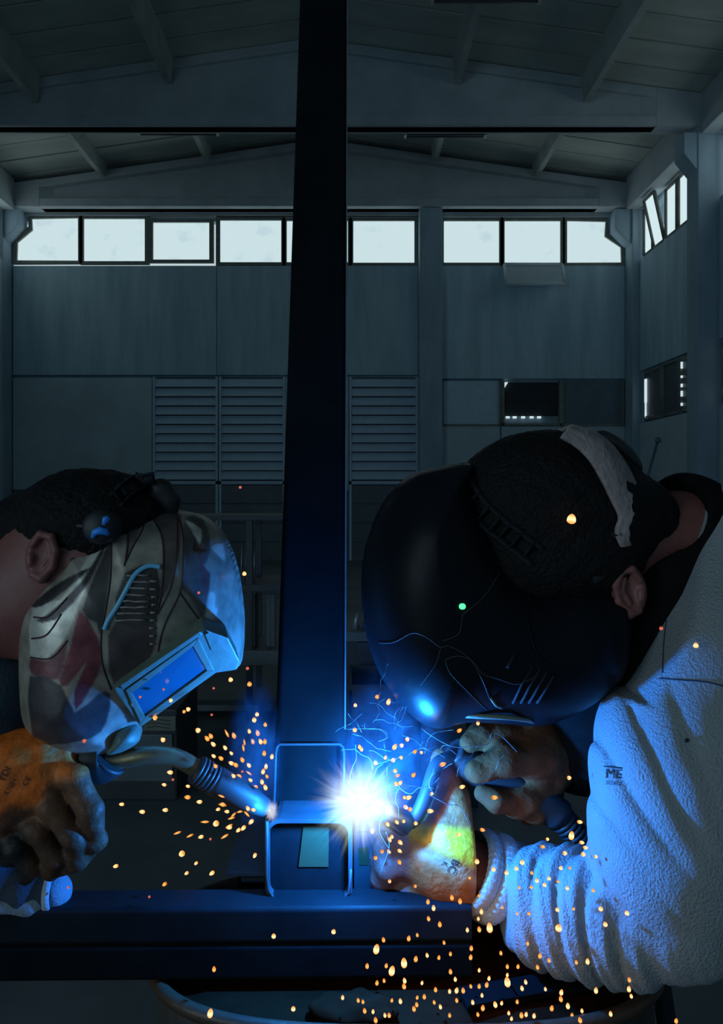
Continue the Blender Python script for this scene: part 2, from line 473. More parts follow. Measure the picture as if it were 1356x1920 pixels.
# louvred doors
def louvre_door(n, leaves, y0=707, y1=902):
    d_ = empty('door_%d' % n, (gx(leaves[0][0]), D, 0), kind='structure')
    d_['label'] = 'grey louvred steel door in the far gable wall'
    for (x0, x1) in leaves:
        X0, X1 = gx(x0), gx(x1)
        MB().box(X0, X1, D + .08, D + .12, gz(1065), gz(y0)).build('backing', M['louvre_dark'], d_)
        for (a, b) in ((X0, X0 + .05), (X1 - .05, X1)):
            MB().box(a, b, D - .03, D + .1, gz(1065), gz(y0)).build('stile', M['louvre'], d_)
        me = None
        rows = 11; st = (y1 - y0 - 4) / rows
        for i in range(rows):
            zt = gz(y0 + 3 + i * st); zb = gz(y0 + 3 + (i + .88) * st)
            if me is None:
                ob = MB().hexa([(X0 + .05, D + .05, zt), (X1 - .05, D + .05, zt), (X1 - .05, D - .02, zb), (X0 + .05, D - .02, zb),
                                (X0 + .05, D + .065, zt), (X1 - .05, D + .065, zt), (X1 - .05, D - .005, zb), (X0 + .05, D - .005, zb)]).build('slat', M['louvre'], d_)
                me = ob.data; z00 = zt; base = Vector(ob.location)
            else:
                ob = bpy.data.objects.new('slat', me); COL.objects.link(ob); ob.parent = d_; ob.location = base + Vector((0, 0, zt - z00))
        MB().box(X0, X1, D - .03, D + .1, gz(y1 + 6), gz(y1)).build('rail', M['louvre'], d_)
        for i in range(4):
            za, zb = gz(y1 + 8 + i * 36), gz(y1 + 8 + i * 36 + 33)
            MB().box(X0 + .05, X1 - .05, D - .02, D + .09, zb, za).build('kick_board', M['machine2'], d_)
louvre_door(1, [(287, 409), (411, 535)])
louvre_door(2, [(655, 784)])

# girders: web, flanges and end blocks
cei = empty('ceiling', (0, 12, 8.5), kind='structure'); cei['label'] = 'pitched concrete roof of ribbed panels'
def girder(yf, x0, x1, zb, th=.46, zt_off=-.12, left_end=True):
    g = empty('girder', (0, yf, zb)); attach(g, cei)
    yc = yf + th / 2
    zt = lambda x: roof_z(x) + zt_off
    MB().prism([(x0, yc - .09, zb), (x1, yc - .09, zb), (x1, yc - .09, zt(x1)), (XM, yc - .09, zt(XM)), (x0, yc - .09, zt(x0))], (0, .18, 0)).build('web', M['girder'], g)
    MB().box(x0, x1, yf, yf + th, zb, zb + .17).build('bottom_flange', M['girder'], g, bevel=.02)
    for xa, xb in ((x0, XM), (XM, x1)):
        p = [(xa, yf, zt(xa)), (xb, yf, zt(xb)), (xb, yf, zt(xb) - .16), (xa, yf, zt(xa) - .16)]
        MB().prism(p, (0, th, 0)).build('top_flange', M['girder'], g)
    for xa, xb, xc in ((x0, x0 + .85, x0 + 1.1), (x1, x1 - .85, x1 - 1.1)):
        xa += .01 if xb < xa else -.01; p = [(xa, zb - .006), (xb, zb - .006), (xb, zt(xb) + .004), (xa, zt(xa) + .004)]
        lo_ = [Vector((a, yf - .006, b)) for a, b in p]
        hi_ = [Vector((a, yf + th + .006, b)) for a, b in p]
        MB().add(lo_ + hi_, [(0, 1, 2, 3), (4, 7, 6, 5), (0, 4, 5, 1), (1, 5, 6, 2), (2, 6, 7, 3), (3, 7, 4, 0)]).build('end_block', M['girder'], g)
        q = [Vector((xb, yf, zb + .17)), Vector((xc, yc - .09, zb + .17)), Vector((xc, yc - .09, zt(xc) - .16)), Vector((xb, yf, zt(xb) - .16)), Vector((xb, yc, zb + .17)), Vector((xb, yc, zt(xb) - .16))]
        MB().add(q, [(0, 1, 2, 3), (0, 4, 1), (3, 2, 5), (0, 3, 5, 4), (1, 4, 5, 2)]).build('end_taper', M['girder'], g)
girder(D - .42, gx(14), gx(1186), gz(402) + .02, .50)
YN = 12.25
girder(YN, XL + .1, 5.85, 7.50, .30, -.02)
for yy in (6.0, 0.2, -5.5): girder(yy, XL + .1, 5.85, 7.42)

# roof panels, one object for each panel in view
PW = 0.62
rng = np.arange(D + .1 - PW, 8.2, -PW)
for side in (0, 1):
    xa, xb = (XL - .3, XM) if side == 0 else (XM, XR + .3)
    for y in rng:
        off = random.uniform(-.008, .008)
        p = [(xa, y + .02, roof_z(xa) + off), (xb, y + .02, roof_z(xb) + off), (xb, y + PW - .02, roof_z(xb) + off), (xa, y + PW - .02, roof_z(xa) + off)]
        MB().prism(p, (0, 0, .1)).build('roof_panel', M['roof'], cei)
    p = [(xa, -9, roof_z(xa)), (xb, -9, roof_z(xb)), (xb, rng[-1], roof_z(xb)), (xa, rng[-1], roof_z(xa))]
    MB().prism(p, (0, 0, .1)).build('roof_slab', M['roof'], cei)
    p = [(xa, -9, roof_z(xa) + .12), (xb, -9, roof_z(xb) + .12), (xb, D + .3, roof_z(xb) + .12), (xa, D + .3, roof_z(xa) + .12)]
    MB().prism(p, (0, 0, .1)).build('roof_deck', M['louvre_dark'], cei)
for x in (-5.2, -3.02, 1.74, 3.85):
    for (ya, yb) in ((YN + .46, D - .42), (6.46, YN), (0.66, 6.0)):
        z = roof_z(x)
        dp = .27 if ya > YN else .42
        MB().hexa([(x - .05, ya, z - dp), (x + .05, ya, z - dp), (x + .05, yb, z - dp), (x - .05, yb, z - dp), (x - .09, ya, z + .02), (x + .09, ya, z + .02), (x + .09, yb, z + .02), (x - .09, yb, z + .02)]).build('rib', M['rib'], cei)

# right side wall
wr = MB().box(XR + .14, XR + .3, -9, D + .3, -.1, 6.3).box(XR + .14, XR + .3, -9, D + .3, 7.3, 9).build('wall_right', M['column'])
prop(wr, 'grey concrete side wall with high windows on the right', kind='structure')
def rpanel(y0, y1, z0, z1, m, xo=0.0, name='panel'):
    return MB().box(XR + xo, XR + .16, y0, y1, z0, z1).build(name, m, wr, bevel=.012)
rpanel(12.7, 15.55, 3.98, 6.3, M['panel']); rpanel(12.7, 15.55, 1.2, 2.9, M['panel2']); rpanel(12.7, 15.55, 0, 1.19, M['dado'], .02)
rpanel(6.3, 12.2, 3.98, 6.3, M['panel']); rpanel(6.3, 12.2, 1.2, 2.9, M['panel2']); rpanel(6.3, 12.2, 0, 1.19, M['dado'], .02)
rpanel(-9, 6.28, 3.98, 7.3, M['panel']); rpanel(-9, 6.28, 0, 3.96, M['panel2'])
for yy in (YN, 6.0, .2): MB().box(5.68, XR + .2, yy, yy + .42, 0, 7.95).build('column', M['column'], wr, bevel=.02)
for yy in (YN, 6.0):
    MB().prism([(5.70, yy + .02, 7.4), (5.46, yy + .02, 7.4), (5.46, yy + .02, 7.05), (5.70, yy + .02, 6.75)], (0, .38, 0)).build('corbel', M['column'], wr, bevel=.015)
MB().box(5.72, XR + .1, YN + .43, D - .42, 7.36, 8.02).build('eaves_beam', M['girder'], wr, bevel=.02)
MB().box(5.72, XR + .1, 6.43, YN, 7.36, 8.02).build('eaves_beam', M['girder'], wr, bevel=.02)
def side_win(y0, y1, z0, z1, x=XR, glass='pane_side', tilt=0.0):
    win_n[0] += 1
    w_ = empty('window_%d' % win_n[0], (x, y0, z0), kind='structure')
    fr = MB()
    def P(y, z, e): return Vector((x + e - tilt * (z - z0), y, z))
    for (a, b) in (((y0, z0), (y1, z0)), ((y1, z0), (y1, z1)), ((y1, z1), (y0, z1)), ((y0, z1), (y0, z0))):
        fr.tube([P(*a, .06), P(*b, .06)], .042, 4)
    fr.build('frame', M['winframe'], w_)
    MB().prism([P(y0, z0, .06), P(y1, z0, .06), P(y1, z1, .06), P(y0, z1, .06)], (.02, 0, 0)).build('pane', M[glass], w_)
ys = [12.75, 13.3, 13.86, 14.42, 14.98, 15.5]
for i in range(5): side_win(ys[i] + .04, ys[i + 1] - .04, 6.36, 7.3, tilt=(.0, .0, .0, .22, .0)[i])
for i in range(8): side_win(6.5 + i * .71, 6.5 + (i + 1) * .71 - .08, 6.36, 7.3)
# lower side windows, blanked except for narrow slits of daylight
for (ya, yb) in ((14.55, 15.35), (13.75, 14.45), (13.0, 13.65), (11.2, 12.1), (10.2, 11.1)):
    win_n[0] += 1
    w_ = empty('window_%d' % win_n[0], (XR, ya, 2.95), kind='structure')
    MB().box(XR + .04, XR + .1, ya, yb, 2.96, 3.9).build('board', M['machine2'], w_)
    fr = MB()
    for a, b in (((ya, 2.95), (yb, 2.95)), ((yb, 2.95), (yb, 3.92)), ((yb, 3.92), (ya, 3.92)), ((ya, 3.92), (ya, 2.95))):
        fr.tube([(XR + .03, a[0], a[1]), (XR + .03, b[0], b[1])], .03, 4)
    fr.build('frame', M['winframe'], w_)
    if ya > 14.5:
        MB().box(XR + .0, XR + .03, yb - .1, yb - .03, 3.3, 3.78).build('daylight_gap', M['pane'], w_)
        MB().box(XR + .0, XR + .03, yb - .08, yb - .05, 3.0, 3.3).build('daylight_gap', M['pane'], w_)
        MB().box(XR + .0, XR + .03, yb - .45, yb - .08, 2.98, 3.02).build('daylight_gap', M['pane_dim'], w_)
    elif ya < 13.1 and ya > 12.5:
        for q in range(5): MB().box(XR + .0, XR + .03, yb - .05, yb - .02, 3.05 + q * .17, 3.05 + q * .17 + (.05, .1, .06, .04, .12)[q]).build('daylight_gap', M['pane'], w_)
        MB().box(XR + .0, XR + .03, ya + .12, ya + .14, 3.3, 3.6).build('daylight_gap', M['pane_dim'], w_)
    elif 11 < ya < 12:
        for z in (3.05, 3.72): MB().box(XR, XR + .03, yb - .12, yb - .04, z, z + .1).build('daylight_gap', M['pane'], w_)
rpanel(12.7, 15.55, 2.92, 3.97, M['louvre'], .05, 'blank_panel'); rpanel(6.3, 12.2, 2.92, 3.97, M['louvre'], .05, 'blank_panel')

# left side wall and the wall behind the camera
wl = MB().box(XL - .3, XL - .14, -3.8, D + .3, -.1, 6.3).box(XL - .3, XL - .14, -9, -8.8, -.1, 6.3).box(XL - .3, XL - .14, -8.8, -3.8, 4.6, 6.3).box(XL - .3, XL - .14, -9, D + .3, 7.3, 9).build('wall_left', M['column'])
prop(wl, 'dark concrete side wall on the left', kind='structure')
for (y0_, y1_, z0_, z1_) in ((-3.8, D, 0, 6.3), (-9, -8.8, 0, 6.3), (-8.8, -3.8, 4.62, 6.3)): MB().box(XL - .16, XL, y0_, y1_, z0_, z1_).build('panel', M['panel2'], wl)
MB().box(XL - .16, XL, -9, 12.1, 6.31, 7.3).build('panel', M['panel2'], wl)
MB().box(XL - .1, XL + .25, YN + .5, D - .42, 7.36, 8.0).build('eaves_beam', M['girder'], wl)
for i in range(2): side_win(12.2 + i * 1.7, 12.2 + (i + 1) * 1.7 - .1, 6.36, 7.3, x=XL - .1)
wb = MB().box(-9, 9, -9.2, -9, 0, 9.3).build('wall_back', M['panel2']); prop(wb, 'concrete wall behind the camera', kind='structure')

# fluorescent fittings hung crosswise
def strip_lamp(px0, px1, py, d, lab):
    a, b = U(px0, py, d), U(px1, py, d)
    t = empty('strip_lamp', (a + b) / 2, lab, 'lamp', 'fluorescent fittings under the roof')
    zt = a.z + .03
    MB().hexa([(a.x, d - .07, zt), (b.x, d - .07, zt), (b.x, d + .07, zt), (a.x, d + .07, zt), (a.x + .08, d - .04, zt + .07), (b.x - .08, d - .04, zt + .07), (b.x - .08, d + .04, zt + .07), (a.x + .08, d + .04, zt + .07)]).build('housing', M['lampwhite'], t)
    for yy in (-.035, .035):
        MB().tube([(a.x + .05, d + yy, zt - .018), (b.x - .05, d + yy, zt - .018)], .014, 8).build('tube', M['lampwhite'], t)
    for x in (a.x + .25, b.x - .25):
        MB().tube([(x, d, zt + .06), (x, d, roof_z(x) - .005)], .008, 6).build('hanger', M['lampwhite'], t)
    for x in (a.x + .02, b.x - .02):
        MB().box(x - .02, x + .02, d - .06, d + .06, zt - .035, zt).build('end_cap', M['tubewhite'], t)
strip_lamp(258, 410, 252, 13.1, 'unlit strip lamp hanging beyond the near girder, left of the steel post')
strip_lamp(758, 912, 256, 13.1, 'unlit strip lamp hanging beyond the near girder, right of the steel post')
strip_lamp(808, 1015, 3, 9.7, 'unlit strip lamp at the very top edge, nearest to the viewer')

# ------------------------------------------------------------------ things at the back of the hall
def bar_rack():
    d = 5.0
    x0, x1 = U(300, 0, d).x, U(640, 0, d).x
    t = empty('storage_rack', ((x0 + x1) / 2, d + .25, 0), 'tall dark steel storage rack standing behind the steel post', 'rack')
    for x in (x0, x0 + .6, x1):
        for y in (d, d + .5):
            MB().box(x - .02, x + .02, y - .02, y + .02, 0, 1.36).build('upright', M['machine'], t)
    for py, th, m in ((967, .03, 'machine'), (1095, .05, 'machine'), (1218, .10, 'machine2'), (1320, .04, 'machine2')):
        z = U(0, py, d).z
        MB().box(x0 - .03, x1 + .03, d - .03, d + .53, z - th, z).build('shelf', M[m], t, bevel=.004)
    return t
bar_rack()
d = 4.9
bl = 'thin bright steel rod standing in a cluster on the dark rack'
for i, px in enumerate((452, 459, 464, 468, 473, 476)):
    p = U(px, 1092, 5.08 + .03 * (i % 2)); top = U(px + 2, 1022 + 3 * (i % 3), 5.08 + .03 * (i % 2))
    p.z = U(0, 1095, 5.0).z
    prop(MB().tube([p, top], .006, 6).build('steel_rod', M['steel_bright']), bl, 'rod', 'steel rods on the rack')
for i, px in enumerate((470, 480, 504, 512)):
    p = U(px, 1215, 5.1); p.z = U(0, 1218, 5.0).z + .002
    q = U(px, 1114, 5.1)
    prop(MB().rect_tube(p, q, (1, 0, 0), .03, .03, .004, .003).build('square_bar', M['machine2']), 'blue-grey square bar standing upright on the middle rack shelf', 'bar', 'square bars on the middle shelf')
def cabinet():
    d = 3.7
    t = empty('tool_cabinet', U(285, 1460, d), 'low dark cabinet with a pale label plate under the left visor', 'cabinet')
    a, b = U(190, 1330, d), U(332, 1500, d)
    MB().box(a.x, b.x, d, d + .5, 0, a.z).build('body', M['machine'], t, bevel=.01)
    MB().box(a.x + .02, b.x - .02, d - .012, d + .002, .1, a.z - .12).build('door', M['machine2'], t, bevel=.004)
    p, q = U(270, 1341, d), U(335, 1368, d)
    pl = MB().box(p.x, q.x - .012, d - .016, d - .002, q.z, p.z).build('label_plate', M['paper'], t)
    for k in range(3):
        MB().tube([(p.x + .02, d - .018, q.z + .015 + .018 * k), (p.x + .06, d - .018, q.z + .022 + .018 * k), (q.x - .04, d - .018, q.z + .012 + .018 * k)], .0016, 5).build('scribble', M['machine'], pl)
cabinet()
def bench(px0, px1, pyt, d, lab, depth=.55, drawers=True):
    a, b = U(px0, pyt, d), U(px1, pyt, d)
    t = empty('work_bench', ((a.x + b.x) / 2, d + depth / 2, 0), lab, 'bench')
    MB().box(a.x, b.x, d, d + depth, a.z - .045, a.z).build('top', M['machine2'], t, bevel=.005)
    for x in (a.x + .03, b.x - .03):
        for y in (d + .04, d + depth - .04):
            MB().box(x - .025, x + .025, y - .025, y + .025, 0, a.z - .045).build('leg', M['machine'], t)
    MB().box(a.x + .03, b.x - .03, d + .03, d + depth - .03, .32, .36).build('lower_shelf', M['machine2'], t)
    if drawers:
        dr = MB().box(a.x + .06, b.x - .06, d + .01, d + .3, a.z - .22, a.z - .05).build('drawer', M['steel_blue'], t, bevel=.004)
        MB().box((a.x + b.x) / 2 - .06, (a.x + b.x) / 2 + .06, d - .01, d + .012, a.z - .14, a.z - .12).build('handle', M['steel_bright'], dr)
bench(648, 900, 1186, 3.6, 'grey-blue work bench just behind the post and the black helmet')
def bin_(px0, px1, py0, py1, d, lab, m='machine2'):
    a, b = U(px0, py0, d), U(px1, py1, d)
    t = empty('crate', ((a.x + b.x) / 2, d + .18, max(b.z, 0)), lab, 'crate')
    z0 = max(b.z, 0.0)
    MB().box(a.x, b.x, d, d + .36, z0, z0 + .012).build('bottom', M[m], t)
    for (x0, x1, y0, y1) in ((a.x, b.x, d, d + .012), (a.x, b.x, d + .348, d + .36), (a.x, a.x + .012, d, d + .36), (b.x - .012, b.x, d, d + .36)):
        MB().box(x0, x1, y0, y1, z0, a.z).build('side', M[m], t)
    MB().box(a.x - .008, b.x + .008, d - .01, d + .004, a.z - .02, a.z).build('lip', M['steel_blue'], t)
bin_(655, 790, 1285, 1602, 3.18, 'open blue-grey crate on the floor below the work bench', 'steel_blue')
pr_ = MB().tube([U(666, 1182, 3.7), U(668, 1160, 3.7), U(671, 1150, 3.7)], [.02, .012, .006], 8).build('scrap_piece', M['steel_bright']); prop(pr_, 'small pale scrap piece lying on the work bench', 'scrap')
pr_ = MB().box(U(676, 0, 3.7).x, U(688, 0, 3.7).x, 3.68, 3.74, U(0, 1186, 3.6).z, U(0, 1186, 3.6).z + .03).build('metal_block', M['steel_blue'], None, bevel=.006); prop(pr_, 'little grey metal block beside the scrap on the bench', 'block')
# carton on a cupboard at the left edge
t = empty('cupboard', U(-30, 0, 4.0) * 1.0, 'dark cupboard behind the left welder at the left edge', 'cupboard')
t.location = (U(-60, 0, 4.0).x, 4.2, 0)
MB().box(U(-190, 0, 4).x, U(20, 0, 4).x, 4.0, 4.45, 0, U(0, 976, 4).z).build('body', M['machine'], t, bevel=.01)
MB().box(U(-90, 0, 4).x, U(15, 0, 4).x, 3.985, 4.0, .1, U(0, 976, 4).z - .08).build('door', M['machine2'], t)
prop(MB().box(U(-60, 0, 4).x, U(13, 0, 4).x, 4.04, 4.3, U(0, 976, 4).z, U(0, 945, 4).z).build('carton', M['yellowbox'], None, bevel=.004), 'small yellowish carton on the cupboard at the left edge', 'box')
# thin rod behind the right welder: a marker rod on a foot
t = empty('marker_rod', U(1214, 900, 2.6), 'thin black rod with a ball tip behind the right welder', 'rod')
t.location.z = 0
p0, p1 = U(1210, 910, 2.6), U(1234, 826, 2.6)
base = Vector((p0.x - .16, 2.6, .015))
MB().tube([base, p0, p1], .005, 8).build('rod', M['machine'], t)
MB().lathe([(.0, .012), (.006, .010), (.010, .004), (.011, 0), (.008, -.007), (0, -.011)], p1, n=12).build('tip', M['machine'], t)
MB().lathe([(0, .02), (.06, .02), (.09, 0), (0, 0)], (base.x, 2.6, 0), n=20).build('foot', M['machine'], t)

# ------------------------------------------------------------------ the steel being welded
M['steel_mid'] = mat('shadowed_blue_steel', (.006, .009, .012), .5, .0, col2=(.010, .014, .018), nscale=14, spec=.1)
M['edge_highlight'] = mat('painted_corner_highlight', (.16, .20, .23), .4, .3, col2=(.10, .13, .15), nscale=14)
LEAN = Vector((0, .343, .939)).normalized()
NF = Vector((0, -LEAN.z, LEAN.y))            # outward normal of the post's front face
pn = U(581.5, 1395, 1.06)                    # middle of the notch line on the front face
pb = pn - LEAN * .087
PWD, PDP = .1007, .07
post = empty('steel_post', pb, 'tall dark rectangular steel post rising between the two welders', 'post')
c0 = pn - NF * (PDP / 2)
MB().rect_tube(c0, c0 + LEAN * 2.6, (1, 0, 0), PWD, PDP, .010, .005, cap0=False).build('tube', M['steel_dark'], post)
hb = pb - NF * (PDP / 2)
for s in (-1, 1):
    c = hb + LEAN * .0435 + Vector((s * (PWD / 2 - .003), 0, 0))
    MB().obox(c, (.003, 0, 0), LEAN * .0435, NF * (PDP / 2)).build('cheek', M['steel_dark'], post)
MB().obox(pb + LEAN * .0435 - NF * .022, (PWD / 2, 0, 0), LEAN * .0435, NF * .004).build('back_plate', M['steel_dark'], post)
# bright cut rim round the opening
rim = []
wv = PWD / 2 - .002
for (a, b) in ((-1, -.0865), (-1, -.012), (-.97, -.004), (-.88, 0), (.88, 0), (.97, -.004), (1, -.012), (1, -.0865)):
    rim.append(pn + Vector((a * wv, 0, 0)) + LEAN * b + NF * .001)
MB().tube(rim, .0022, 8).build('cut_rim', M['cut_edge'], post)
# edge highlight painted as a lighter strip along the post's right corner
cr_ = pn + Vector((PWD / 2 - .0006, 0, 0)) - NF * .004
MB().obox(cr_ + LEAN * 1.25 + LEAN * .02, (.0011, 0, 0), LEAN * 1.25, NF * .0045).build('corner_highlight', M['edge_highlight'], post)
# lower open-ended tube running away from the viewer, standing on the cross beams
CD = .992
zb_, zt_ = U(0, 1692, CD).z, U(0, 1536, CD).z
xa_, xb_ = U(497, 0, CD).x, U(661, 0, CD).x
chx, chz, chw, chh = (xa_ + xb_) / 2, (zb_ + zt_) / 2, xb_ - xa_, zt_ - zb_
ch = empty('box_tube', (chx, CD, zb_), 'short open box tube under the post with a pale sticker inside', 'tube')
MB().rect_tube((chx, CD, chz), (chx, CD + .5, chz), (1, 0, 0), chw, chh, .020, .0055).build('shell', M['steel_blue'], ch)
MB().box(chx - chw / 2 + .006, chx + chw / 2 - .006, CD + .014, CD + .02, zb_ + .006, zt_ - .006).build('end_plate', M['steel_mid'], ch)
p = [U(569, 1549, CD + .013), U(617, 1549, CD + .013), U(616, 1625, CD + .013), U(560, 1625, CD + .013)]
MB().prism(p, (0, -.0006, 0)).build('sticker', M['sticker'], ch)
# bright rim, worn away in the middle of the bottom edge
def rimpath(pts): return [U(a, b, CD - .001) for a, b in pts]
MB().tube(rimpath([(501, 1540), (500, 1640), (503, 1668), (513, 1684), (543, 1689)]), .0024, 8).build('rim', M['cut_edge'], ch)
MB().tube(rimpath([(622, 1689), (645, 1686), (655, 1672), (658, 1630)]), .0018, 8).build('rim', M['steel_blue'], ch)
# neighbour tube on the right with two stickers
nb = empty('flat_tube', U(700, 1690, 1.09), 'flat steel tube right of the box tube behind the yellow glove', 'tube')
a, b = U(664, 1552, 1.09), U(742, 1688, 1.09)
MB().rect_tube(((a.x + b.x) / 2, 1.09, (a.z + b.z) / 2), ((a.x + b.x) / 2, 1.5, (a.z + b.z) / 2), (1, 0, 0), b.x - a.x, a.z - b.z, .008, .005).build('shell', M['steel_blue'], nb)
MB().box(a.x + .005, b.x - .005, 1.096, 1.102, b.z + .005, a.z - .005).build('end_plate', M['steel_blue'], nb)
for q in ([(672, 1590), (690, 1588), (690, 1622), (674, 1622)], [(706, 1632), (734, 1640), (734, 1670), (706, 1670)]):
    MB().prism([U(x, y, 1.095) for x, y in q], (0, -.0006, 0)).build('sticker', M['sticker'], nb)
# little I-section stub on the left of the tube
st = empty('beam_stub', U(470, 1690, 1.04), 'short dark I-section stub left of the box tube', 'beam')
def pxbox(x0, x1, y0, y1, d0, d1):
    a, b = U(x0, y0, d0), U(x1, y1, d0)
    return MB().box(a.x, b.x, d0, d1, b.z, a.z)
pxbox(424, 497, 1635, 1644, 1.04, 1.3).build('flange', M['steel_blue'], st, bevel=.001)
pxbox(446, 496, 1645, 1690, 1.055, 1.3).build('web', M['steel_dark'], st)
pxbox(452, 497, 1646, 1655, 1.045, 1.3).build('fillet', M['steel_blue'], st, bevel=.002)
# two crossing beams under it all
ang = math.radians(.75)
ax = Vector((math.cos(ang), math.sin(ang), 0))
def cross_beam(py0, py1, dep, m, name, lab, x0=-1.4, x1=.155, rr=.006):
    d = .968
    z0, z1 = U(0, py1, d).z, U(0, py0, d).z
    o = empty(name, (0, d, z0), lab, 'beam')
    c = Vector((0, d + dep / 2 - .004, (z0 + z1) / 2))
    MB().rect_tube(c + ax * x0, c + ax * x1, Vector((-ax.y, ax.x, 0)), dep, z1 - z0, rr, .004, cap0=True).build('tube', M[m], o)
    return o
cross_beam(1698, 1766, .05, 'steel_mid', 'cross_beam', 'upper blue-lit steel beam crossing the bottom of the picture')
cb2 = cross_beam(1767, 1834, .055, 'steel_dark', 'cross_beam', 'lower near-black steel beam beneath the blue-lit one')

# ------------------------------------------------------------------ steel tub used as a stand
DR, DCX, DCY = .335, .072, .99
DZ = U(0, 1834, .968).z - .001
M['drum'] = mat('drum_paint_worn', (.035, .03, .025), .5, .0, col2=(.07, .062, .055), nscale=8, bump=.1, bscale=40)
M['drum_rim'] = mat('rusty_rim', (.10, .055, .028), .45, .1, col2=(.05, .035, .025), nscale=7, bump=.15, bscale=60)
M['lid'] = mat('rusty_lid', (.014, .006, .003), .65, .0, col2=(.030, .014, .007), nscale=9, stretch=(.5, 1.6, 1), bump=.25, bscale=30, spec=.0)
dm = empty('steel_tub', (DCX, 1.07, 0), 'big round-cornered steel tub with a rusty lid under the beams', 'tub')
def plan(off, n=112):
    out = []
    for k in range(n):
        th = 2 * math.pi * k / n; cs, sn_ = math.cos(th), math.sin(th); e = 2 / 2.9
        out.append((DCX + math.copysign(abs(cs) ** e, cs) * (.348 + off), 1.07 + math.copysign(abs(sn_) ** e, sn_) * (.188 + off)))
    return out
def plan_loft(prof, closed_top=False):
    n = 112; vs = []; m_ = MB()
    for off, z in prof: vs += [(x, y, z) for x, y in plan(off)]
    fs = [(i * n + k, i * n + (k + 1) % n, (i + 1) * n + (k + 1) % n, (i + 1) * n + k) for i in range(len(prof) - 1) for k in range(n)]
    if closed_top: fs.append(tuple((len(prof) - 1) * n + k for k in range(n)))
    return m_.add(vs, fs, True)
plan_loft([(-.03, 0), (-.022, .02), (-.018, .3), (-.008, .31), (-.008, .325), (-.016, .335), (-.012, .6), (-.003, .61), (-.003, .625), (-.010, .635), (-.006, DZ - .02)]).build('side_wall', M['drum'], dm)
plan_loft([(-.012, DZ - .022), (0, DZ - .02), (.005, DZ - .012), (.004, DZ - .003), (-.003, DZ), (-.010, DZ - .004), (-.013, DZ - .018)]).build('rim', M['drum_rim'], dm)
plan_loft([(-.011, DZ - .02), (-.03, DZ - .018), (-.04, DZ - .0135)], True).build('lid', M['lid'], dm)
zl = DZ - .012
def scrap(name, pts, r, m, lab, cat, flat=.35):
    return prop(MB().tube(pts, r, 10, flat=flat).build(name, M[m]), lab, cat)
def lidpt(px, py):
    d = (CAMZ - zl) * F / (py - CY)
    return U(px, py, d) + Vector((0, 0, .006))
pp = [lidpt(870, 1888), lidpt(960, 1872), lidpt(1090, 1850)]
b_ = MB()
for a, b in zip(pp[:-1], pp[1:]):
    t_ = (b - a).normalized(); s_ = t_.cross(Vector((0, 0, 1)))
    b_.obox((a + b) / 2 + Vector((0, 0, .004)), t_ * ((b - a).length / 2 + .002), s_ * .018, (0, 0, .004))
prop(b_.build('flat_bar', M['steel_dark'], None, bevel=.001), 'dark flat bar offcut lying on the tub lid', 'bar')
# a lump of slag
V, Q = surfnet(lambda p: ell(p, lidpt(665, 1902) + Vector((0, 0, .002)), (.055, .028, .012)) + .003 * np.sin(p[:, 0] * 140) * np.cos(p[:, 1] * 170), lidpt(665, 1902) - Vector((.09, .06, .025)), lidpt(665, 1902) + Vector((.09, .06, .03)), .003)
prop(link_mesh('slag_lump', np_mesh('slag_lump', V, Q), M['lid']), 'rounded brown slag lump on the tub lid', 'slag')
